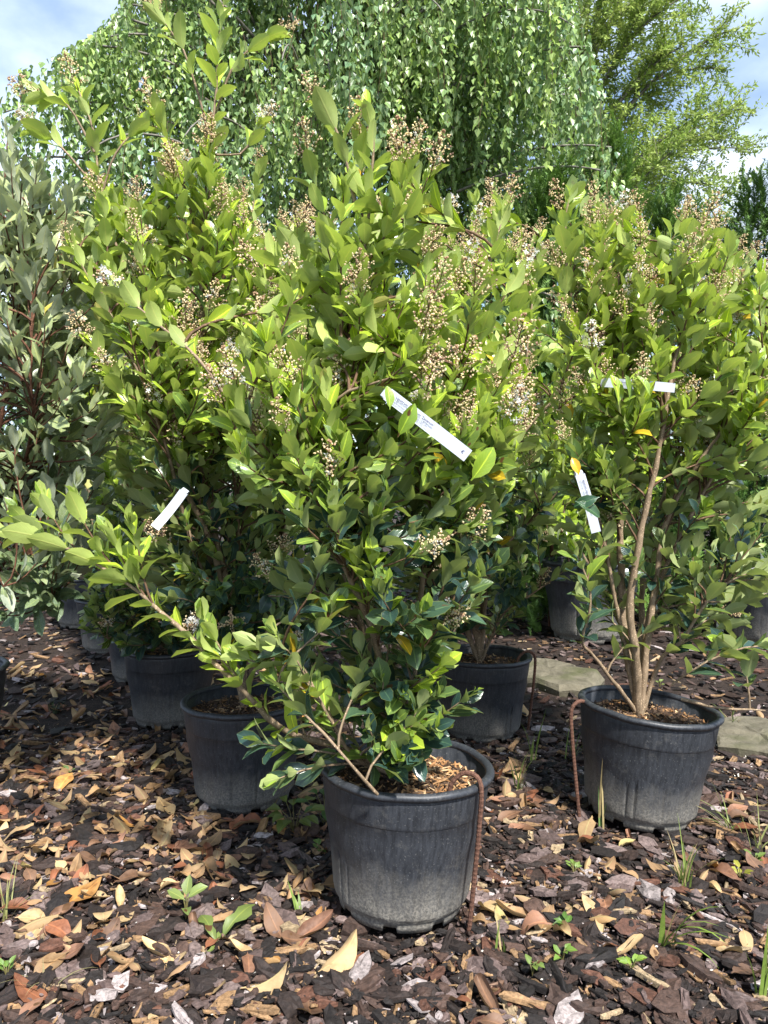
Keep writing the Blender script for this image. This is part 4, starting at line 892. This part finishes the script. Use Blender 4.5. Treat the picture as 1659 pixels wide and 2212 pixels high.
# ------------------------------------------------------------------ fallen dry leaves
DV = [leaf_proto(700 + i, width=(.56, .7, .62)[i % 3], fold=.3, bend=(.8 if i % 2 else -.45), wave=.07, twist=.6, pet=True, curl=(.3, 1.1, 1.9, .8, 2.5, 1.4, .4, 2.1)[i % 8], lobe=.24, rows=np.array([-.1, 0, .1, .25, .42, .6, .77, .9, 1.0])) for i in range(12)]
DM = [mesh('dry_leaf', v, [q], [M['dry_o']], True, uv) for v, q, uv in DV]
DCOL = {'tan': (.34, .215, .11), 'cream': (.50, .36, .19), 'russet': (.26, .105, .055), 'brown': (.19, .11, .07), 'orange': (.50, .26, .08), 'pinkish': (.32, .17, .11), 'yellow': (.55, .46, .20)}
MARKS = [('the dandelion', 470, 2040), ('the bramble seedling', 640, 1790), ('the dense grass tuft', 1478, 1905), ('the broad bent grass', 1428, 2035), ('the foot of the front pot', 960, 2010), ('the tilted pot', 1407, 1800), ('the flat mossy stone', 1190, 1465), ('the oleaster pot', 20, 1480),
         ('the shaded pot on leaf litter', 300, 1560), ('the lime-crossed pot', 450, 1740), ('the feathery yellow grass', 15, 1980), ('the dry grass stem', 90, 2135), ('the tiny grass sprig', 1075, 2040), ('the fine little weed', 690, 1830), ('the wispy grass', 1120, 1700), ('the sprawling grass', 1610, 1815), ('the soft shaded grass patch', 120, 1530), ('the stout grass clump', 1650, 2150), ('the little feathery weed', 1150, 2090), ('the russet-ringed sprout', 150, 1670), ('the pale oval seedling', 402, 1990), ('the tiny bright sprout', 1365, 2092), ('the row of dim pots', 250, 1440)]
FORM = {0: 'open', 1: 'cupped', 2: 'rolled', 3: 'bowed', 4: 'tightly rolled', 5: 'curled', 6: 'flat', 7: 'rolled-up', 8: 'open wavy', 9: 'cupped broad', 10: 'rolled twisted', 11: 'bowed wavy'}
SHADE = {'tan': 'tan', 'cream': 'pale cream', 'russet': 'russet', 'brown': 'dull brown', 'orange': 'bright orange', 'pinkish': 'pinkish brown', 'yellow': 'pale yellow'}
def dry_label(x, y, s, key, var):
    q = min(MARKS, key=lambda m: float(np.hypot(*(PG(m[1], m[2])[:2] - (x, y)))))[0]
    return ('large ' if s > .088 else 'small ' if s < .058 else '') + f'{SHADE[key]} {FORM[int(var)]} dry leaf on mulch by {q}'
DKEY = list(DCOL); DW = np.array([.27, .13, .19, .21, .03, .15, .02])
items = []   # x,y,size,key,variant,yaw
def dl(u, v, size, key, var, yaw=None):
    g = PG(u, v); items.append((g[0], g[1], size * .82, key, var, r.uniform(0, 6.28) if yaw is None else yaw, True))
for h in [(535, 1890, .10, 'cream', 1, 2.6), (700, 1925, .12, 'tan', 5, .4), (690, 1945, .11, 'cream', 3, 2.0), (125, 1965, .13, 'orange', 6, .8), (225, 2015, .10, 'cream', 0, 2.0), (1100, 1962, .095, 'cream', 6, 2.9), (1098, 1995, .075, 'yellow', 0, 1.9), (1310, 1965, .08, 'pinkish', 3, 1.4), (1325, 2000, .075, 'orange', 4, 2.6),
          (1455, 1885, .09, 'tan', 6, 2.7), (1545, 1892, .10, 'orange', 4, 1.5), (20, 1790, .08, 'orange', 0, 2.5), (690, 2090, .13, 'cream', 5, .5), (530, 2140, .11, 'cream', 7, .4), (370, 2075, .10, 'cream', 2, 2.7), (450, 2000, .07, 'tan', 2, .3), (1330, 2060, .09, 'cream', 4, .2), (60, 2035, .08, 'tan', 3, 1.5), (630, 2060, .06, 'russet', 4, .5), (1185, 1800, .08, 'tan', 7, 1.5),
          (1570, 1750, .09, 'russet', 4, .8), (1640, 1810, .10, 'russet', 3, 2.4), (1060, 1735, .10, 'pinkish', 3, .2), (1095, 1730, .10, 'cream', 2, .9), (1130, 1745, .09, 'tan', 4, 1.3), (665, 1722, .09, 'yellow', 0, 1.2), (690, 1750, .08, 'pinkish', 3, 2.8), (500, 1795, .08, 'russet', 6, 1.3), (555, 1805, .09, 'tan', 4, 1.2), (310, 1790, .07, 'tan', 7, .4), (380, 1850, .10, 'pinkish', 3, .3), (330, 1850, .10, 'tan', 5, 1.2), (480, 1855, .10, 'tan', 7, .8),
          (235, 1710, .09, 'russet', 3, .5), (130, 1690, .10, 'tan', 5, 1.4), (60, 1680, .10, 'russet', 3, .3), (190, 1735, .10, 'tan', 1, .7), (130, 1630, .10, 'tan', 6, .2), (250, 1590, .10, 'pinkish', 6, 2.0), (300, 1640, .10, 'russet', 3, 1.0)]: dl(*h)
want = 700
while len(items) < want:
    if r.random() < .45 and len(items) > 45:
        q_ = items[r.integers(len(items))]; g = np.array((q_[0] + r.normal() * .07, q_[1] + r.normal() * .07, 0)); u, v = [float(a_) for a_ in project(g)[:2]]
        if not (-20 < u < 1680 and 1440 < v < 2210): continue
    elif r.random() < .80: u, v = r.uniform(-20, 700), min(2190, 1450 + abs(r.normal()) * 260)
    else: u, v = r.uniform(0, 1659), r.uniform(1450, 2200)
    g = PG(u, v)
    if not free(np.array([g[0]]), np.array([g[1]]), .03)[0]: continue
    items.append((g[0], g[1], r.choice([.6, .8, 1, 1, 1.15]) * r.uniform(.045, .085), DKEY[r.choice(len(DKEY), p=DW / DW.sum())], r.integers(0, 12), r.uniform(0, 6.28), False))
litter = Bag(); sc_ = []
for k, it in enumerate(items): sc_.append((1000 if it[6] else 0) + it[2] / it[1])
order = np.argsort(-np.array(sc_)); singles = set(order[:300].tolist())
for k, (x, y, s, key, var, yaw, hero) in enumerate(items):
    az = nrm(np.array((r.normal() * .13, r.normal() * .13, 1.0))) * (1 if r.random() < .7 else -1); ay = np.array((math.cos(yaw), math.sin(yaw), 0)); ay = nrm(ay - az * np.dot(ay, az)); ax = np.cross(ay, az)
    V = DV[var][0]; w_ = s * (V[:, 0:1] * ax + V[:, 1:2] * ay + V[:, 2:3] * az); zz = gz(x, y) + .012 - np.percentile(w_[:, 2], 22); c = np.array(DCOL[key]) * r.uniform(.55, 1.02)
    if k in singles: obj('dry_leaf', DM[var], None, label=dry_label(x, y, s, key, var), cat='fallen leaf', group=key + ' fallen leaves', mat4=mat4((x, y, zz), ax * s, ay * s, az * s), color=c)
    else: litter.add(w_ + (x, y, zz), [DV[var][1]], c, DV[var][2])
obj('leaf_litter', litter.build('leaf_litter', [M['dry']]), kind='stuff', label='smaller dry leaves littering the mulch among the larger ones', cat='leaf litter')

# ------------------------------------------------------------------ rusty hooked rods
def rod(pts, label):
    path = smooth_path(pts, .0035); n = len(path); base = path[-1].copy(); rad = .0052 * (1 + .13 * (np.arange(n) % 3 == 0)); bag = Bag(); v, f = tube(path - base, rad, 8); bag.add(v, f)
    return obj('hooked_steel_rod', bag.build('hooked_steel_rod', [M['rust']], False), None, tuple(base), label, 'rod', 'rusty hooked steel rods')
def rod_on(p, a, s, label, L_end, tiltx=0.0):
    """hook over the rim of pot at angle a (radians, 0=+x)"""
    px, py, sc = p; c, sn = math.cos(a), math.sin(a); Rr = (POT_R - .001) * sc; H = POT_H * sc
    def at(rad, z, dt=0.0): return np.array((px + rad * c - dt * sn, py + rad * sn + dt * c, z))
    rod([at(Rr - .05, H - .035, -.02), at(Rr - .045, H - .008, -.018), at(Rr - .022, H + .016, -.008), at(Rr + .004, H + .014), at(Rr + .018, H - .012), at(Rr + .014, H - .09, s * .4), at(Rr + .004, H - .19, s * .7), at(Rr - .012, L_end, s)], label)
rod_on(POTS[0], R_(-38), .0, 'rusty ribbed rod hooked over the rim of the front pot with sunlit crumbs', -.02)
rod_on(POTS[2], R_(192), .0, 'rusty ribbed rod hooked over the rim of the tilted muddy pot', -.02)
rod_on(POTS[3], R_(-15), .0, 'rusty ribbed rod hooked over the rim of the pot beside the flat stone', -.02)

# ------------------------------------------------------------------ flat stones
def stone(u, v, rx, ry, h, seed, label):
    r = np.random.default_rng(seed); g = PG(u, v); n = 22; th = np.arange(n) / n * 6.283; rad = 1 + .12 * np.sin(2 * th + seed) + r.normal(size=n) * .085; rings = []
    for (s, z) in ((1.0, -.03), (1.03, h * .5), (.97, h * .9), (.85, h), (.5, h * 1.04), (.2, h * 1.02)): rings.append(np.stack([np.cos(th) * rad * rx * s, np.sin(th) * rad * ry * s, np.full(n, z) + r.normal(size=n) * .004], -1))
    V = np.concatenate(rings + [np.array([[0, 0, h]])]); m = len(rings); i, j = np.meshgrid(np.arange(m - 1), np.arange(n), indexing='ij'); j2 = (j + 1) % n; F = np.stack([i * n + j, i * n + j2, (i + 1) * n + j2, (i + 1) * n + j], -1).reshape(-1, 4); k = np.arange(n); F2 = np.stack([(m - 1) * n + k, (m - 1) * n + (k + 1) % n, np.full(n, m * n)], -1)
    obj('flat_stone', mesh('flat_stone', V, [F, F2], [M['stone']], False), None, tuple(g), label, 'stone')
stone(1190, 1465, .20, .30, .045, 3, 'flat mossy stone slab lying between the two pots with rods')
stone(1640, 1595, .22, .20, .02, 5, 'low flat stone strewn with white petals beside the tilted pot')

# ------------------------------------------------------------------ hanging tags with print
def tag_strip(p0, p1, wdir, width, label, texts, sag=.01, loop=None, group='white plant tags'):
    p0, p1 = np.array(p0, float), np.array(p1, float); ay = nrm(p1 - p0); wd = nrm(np.array(wdir, float) - ay * np.dot(wdir, ay)); nn = np.cross(ay, wd); Lh = np.linalg.norm(p1 - p0)
    # local frame: x along the strip, y across (up side of the print), z towards the viewer
    o = empty('plant_tag', p0, label, 'plant tag', group); n = 18; t = np.linspace(0, 1, n); x = t * Lh; zb = sag * np.sin(t * math.pi)
    def surf(tt): return sag * math.sin(min(max(tt, 0), 1) * math.pi)
    V = []; 
    for k in range(n): V += [(x[k], -width / 2, zb[k]), (x[k], width / 2, zb[k]), (x[k], width / 2, zb[k] - .0005), (x[k], -width / 2, zb[k] - .0005)]
    F = []
    for k in range(n - 1):
        a = k * 4
        for e in range(4): F.append((a + e, a + (e + 1) % 4, a + 4 + (e + 1) % 4, a + 4 + e))
    F += [(0, 3, 2, 1), ((n - 1) * 4, (n - 1) * 4 + 1, (n - 1) * 4 + 2, (n - 1) * 4 + 3)]
    z = nrm(np.cross(ay, wd)); m = Matrix(((ay[0], wd[0], z[0], p0[0]), (ay[1], wd[1], z[1], p0[1]), (ay[2], wd[2], z[2], p0[2]), (0, 0, 0, 1))); o.matrix_world = m
    obj('strip', mesh('strip', np.array(V), [np.array(F)], [M['tag']], False), o)
    if loop:
        th = np.linspace(0, 5.6, 18); V = []
        for a in th: V += [(-loop * math.sin(a) * .9 - .001, -width * .36, -loop * (1 - math.cos(a))), (-loop * math.sin(a) * .9 - .001, width * .36, -loop * (1 - math.cos(a)))]
        F = [(2 * k, 2 * k + 1, 2 * k + 3, 2 * k + 2) for k in range(len(th) - 1)]; obj('loop', mesh('loop', np.array(V), [np.array(F)], [M['tag']]), o)
    for body, tx, ty, sz, bold in texts:
        me = TEXT[(body, sz)]
        if not me.materials: me.materials.append(M['ink'])
        to = obj('print', me, o); to.location = (tx * Lh, ty * width, surf(tx + .2) + .0010)
        if tx < .5: to.rotation_euler = (0, -math.atan(sag * math.pi / Lh * math.cos(math.pi * (tx + .2))), 0)
    return o
Yt = 1.36
tag_strip(P(837, 851, Yt), P(1011, 985, Yt - .02), (.6, 0, .8), .0245, 'large white lettered tag slanting across the centre privet', [(TX, .09, .10, .0068, .00012), (T2, .09, -.26, .0060, 0), ('54 €', .86, -.12, .0085, .00015)], .004, .012)
tag_strip(P(1304, 826, 1.98), P(1458, 838, 1.94), (0, 0, 1), .024, 'white tag lying level among the leaves of the open privet', [(TX, .22, .05, .0068, .0001), (T2, .22, -.3, .0060, 0), ('54 €', .84, .05, .0085, .00015)], .006, .012)
tag_strip(P(1253, 1025, 1.84), P(1288, 1150, 1.83), (.95, 0, .25), .024, 'white tag hanging downward beside a yellow leaf', [(TX, .08, .08, .0068, .0001), (T2, .08, -.25, .0060, 0), ('54 €', .80, 0, .0085, .00015)], .005, .011)
tag_strip(P(397, 1062, 2.08), P(334, 1140, 2.04), (.78, 0, -.63), .026, 'blank white tag back showing, slanting down before the thick stems of the tallest privet', [], -.012, .012)
tag_strip(P(441, 1042, 2.34), P(424, 1052, 2.34), (0, .2, 1), .022, 'short end of a white tag glimpsed behind the thick stems of the tallest privet', [], .001)
tag_strip(P(462, 1025, 2.36), P(474, 1075, 2.34), (.25, .97, 0), .03, 'white tag seen edge on behind the tallest privet', [], .006)
# yellow leaf above the hanging tag, leaves in front of the slanting tag
for (p, tip, sz, c) in (((1250, 1024, 1.82), (1240, 995, 1.82), .045, (.55, .33, .02)),): 
    d = nrm(P(*tip) - P(*p)); rt = np.array((0, -1.0, .2)); s = sz; n_ = nrm(rt - d * np.dot(rt, d)); obj('leaf', LEAFMESH['privet'][2], rootC, mat4=mat4(P(*p) - np.array(rootC.location), np.cross(d, n_) * s, d * s, n_ * s), color=c)
for (p, tip, vz, c, sz) in (((862, 938, 1.335), (893, 876, 1.33), 3, (.16, .26, .03), .062), ((1022, 1032, 1.335), (1068, 968, 1.33), 4, (.22, .34, .035), .066), ((842, 880, 1.335), (838, 836, 1.34), 5, (.2, .3, .04), .04), ((1336, 868, 1.90), (1330, 800, 1.90), 1, (.24, .34, .05), .075), ((1360, 860, 1.90), (1352, 812, 1.89), 6, (.13, .21, .04), .06), ((1402, 850, 1.88), (1380, 806, 1.88), 7, (.2, .3, .05), .055), ((1290, 1075, 1.78), (1262, 1085, 1.78), 2, (.03, .08, .04), .06), ((1248, 1085, 1.78), (1290, 1110, 1.78), 3, (.04, .09, .04), .065)):
    d = nrm(P(*tip) - P(*p)); rt = np.array((.6, -1.0, .5)); n_ = nrm(rt - d * np.dot(rt, d)); obj('leaf', LEAFMESH['privet'][vz], rootA, mat4=mat4(P(*p) - np.array(rootA.location), np.cross(d, n_) * sz, d * sz, n_ * sz), color=c)

# ------------------------------------------------------------------ weeds
r = np.random.default_rng(81)
def blade(L_, w0, lean, az, bendv, r):
    t = np.linspace(0, 1, 7); a = lean + bendv * t ** 1.5; step = L_ / 6; x = np.concatenate(([0], np.cumsum(np.sin(a[1:]) * step))); z = np.concatenate(([0], np.cumsum(np.cos(a[1:]) * step))); wv = w0 * np.clip(1 - t ** 2.2, .04, 1); c, s = math.cos(az), math.sin(az); V = []
    for k in range(7):
        for e, up in ((-1, .25), (0, 0), (1, .25)): V.append((x[k] * c - e * wv[k] * s, x[k] * s + e * wv[k] * c, z[k] + up * wv[k]))
    F = [(k * 3 + e, k * 3 + e + 1, k * 3 + e + 4, k * 3 + e + 3) for k in range(6) for e in (0, 1)]
    return np.array(V), np.array(F)
def grass(u, v, n, h, label, spread=1.0, wd=.0022, col=(.16, .26, .05)):
    g = PG(u, v); root = empty('grass_tuft', (g[0], g[1], gz(g[0], g[1])), label, 'grass', 'grass tufts in the mulch')
    for k in range(n):
        V, F = blade(h * r.uniform(.45, 1.1), wd * r.uniform(.7, 1.4), r.uniform(.05, .55) * spread, r.uniform(0, 6.28), r.uniform(.1, 1.0) * spread, r); V = V + (r.normal() * .008, r.normal() * .008, 0)
        obj('blade', mesh('blade', V, [F], [M['grass']], True, col=np.tile((np.array(col) * (.95, .85, 1.0) if r.random() > .22 else np.array((.34, .27, .13))) * r.uniform(.7, 1.2), (len(V), 1))), root)
grass(1478, 1905, 18, .17, 'dense upright grass tuft before the tilted pot', .8, .0026, (.20, .30, .06)); grass(1428, 2035, 7, .20, 'broad bent grass blades rooted near the orange curled leaf', 1.5, .0045, (.20, .32, .05)); grass(1297, 1780, 4, .24, 'tall thin grass stalks beside the hooked rod of the tilted pot', .35, .003, (.17, .30, .08))
grass(1120, 1700, 9, .17, 'wispy grass among dry leaves right behind the front pot', .9); grass(1150, 1640, 7, .2, 'thin grass stalks beside the pot next to the stone', .6, .002); grass(1235, 1640, 8, .14, 'short grass around the hooked rod of the tilted pot', 1.2); grass(1580, 1790, 12, .18, 'sprawling long grass beyond the tilted pot', 1.8, .002, (.22, .30, .07)); grass(1640, 1840, 10, .2, 'sprawling pale grass at the mulch beside a russet leaf', 1.9, .002, (.25, .30, .09))
grass(1650, 2150, 6, .22, 'single stout grass clump at the mulch edge', .6, .004, (.2, .32, .05)); grass(15, 1980, 14, .15, 'feathery yellow grass among pale leaves', 1.2, .0016, (.30, .34, .10)); grass(90, 2135, 9, .12, 'dry feathery grass stem lying on the bark', 1.9, .0014, (.30, .30, .12)); grass(585, 1745, 3, .16, 'single slanting grass blade below the leafless-rod pot', 1.2, .0028, (.15, .27, .06)); grass(640, 1960, 3, .08, 'short grass sprig by the front pot base', .9, .003); grass(1075, 2040, 3, .09, 'tiny grass sprig before the two yellow leaves', .5, .003); grass(120, 1530, 26, .10, 'shaded soft grass patch among the leaf litter', 1.4, .0014, (.06, .10, .03)); grass(1580, 1560, 10, .12, 'short weeds behind the tilted pot', 1.3, .002); grass(1380, 1430, 9, .12, 'small weed tuft behind the bare stems', 1.0, .003)
FV = [leaf_proto(800 + i, width=.62, fold=.2, bend=.5, wave=.05, peak=.45, lobe=.12) for i in range(4)]; FM = [mesh('weed_leaf', v, [q], [M['fresh_o']], True, uv) for v, q, uv in FV]
TV = leaf_proto(820, width=.30, fold=.15, bend=.8, wave=.05, peak=.62, lobe=.45, rows=np.array([-.1, 0, .1, .25, .4, .55, .7, .85, 1.0])); TM = mesh('toothed_leaf', TV[0], [TV[1]], [M['fresh_o']], True, TV[2])
def weed(name, u, v, label, cat, leaves, h=.05, col=(.13, .21, .04), me=None):
    g = PG(u, v); root = empty(name, (g[0], g[1], gz(g[0], g[1]) + .004), label, cat)
    for (az, el, dist, sz, zz) in leaves:
        p = np.array((math.cos(az) * dist, math.sin(az) * dist, zz)); d = np.array((math.cos(az) * math.cos(el), math.sin(az) * math.cos(el), math.sin(el))); n_ = np.array((0, -.25, 1.0)); n_ = nrm(n_ - d * np.dot(n_, d)); x = np.cross(d, n_)
        bag = Bag(); vv, ff = tube(np.array([(0, 0, 0), p * .5 + (0, 0, zz * .25), p]), [.0016, .0013, .001], 4); bag.add(vv, ff, (.16, .14, .05)); obj('stalk', bag.build('stalk', [M['grass']]), root)
        obj('leaf', me or FM[random.randrange(4)], root, mat4=mat4(p, x * sz, d * sz, n_ * sz), color=np.array(col) * (.9, .72, .9) * r.uniform(.8, 1.15))
def trif(az, dist, z, s): return [(az - 1.15, .1, dist, s * .85, z), (az, -.1, dist, s, z + .002), (az + 1.15, .1, dist, s * .85, z)]
weed('bramble_seedling', 635, 1790, 'green bramble seedling with toothed three-part leaves between two pots', 'weed', trif(-2.0, .03, .05, .055) + trif(1.0, .05, .075, .05) + trif(2.9, .04, .065, .05) + trif(-.6, .045, .06, .045))
weed('bramble_seedling', 703, 1775, 'darker bramble seedling touching the side of the front pot', 'weed', trif(-1.4, .02, .06, .055) + trif(.6, .05, .075, .05) + trif(2.2, .05, .08, .045), col=(.07, .17, .035))
weed('dandelion_rosette', 470, 2040, 'young dandelion with two lobed light green leaves', 'weed', [(.9, .75, .004, .12, .004), (2.3, .7, .004, .09, .006), (-2.0, .15, .004, .05, .004), (1.6, .5, .006, .05, .004)], col=(.19, .32, .07), me=TM)
weed('privet_seedling', 402, 1990, 'small upright seedling with pale oval leaves beside the dandelion', 'weed', [(.3, .5, .006, .045, .055), (2.8, .3, .006, .045, .05), (1.5, 1.1, .003, .04, .06), (-1.2, .2, .006, .035, .035)], col=(.2, .33, .08))
for (u, v, lab, c) in ((1222, 2000, 'small bramble sprout climbing beside a pale bark chip', (.10, .25, .04)), (1215, 2065, 'tiny sprout between a yellow leaf and a pale chip', (.16, .34, .05)), (1240, 1880, 'tiny pale sprout before the front pot rod', (.18, .34, .06)), (1365, 2092, 'tiny bright sprout below the orange curled leaf', (.2, .4, .05)), (1150, 2090, 'feathery little weed on the bark', (.16, .30, .06)), (15, 2110, 'broad green leaf sprout at the mulch edge', (.14, .30, .05)), (1630, 1860, 'lobed weed beside the sprawling grass', (.16, .30, .06)), (1425, 1480, 'leafy weed growing just behind the tilted pot', (.2, .34, .07)), (1600, 1890, 'yellow-green weed beside the dry brown leaf', (.3, .38, .05)), (150, 1670, 'small sprout among russet leaves', (.12, .24, .05)), (690, 1830, 'fine little weed at the foot of the bramble seedling', (.12, .24, .05))):
    weed('weed_sprout', u, v, lab, 'weed', [(r.uniform(0, 6.28), r.uniform(.1, .7), .008, r.uniform(.014, .026), r.uniform(.01, .03)) for _ in range(6)], col=c)
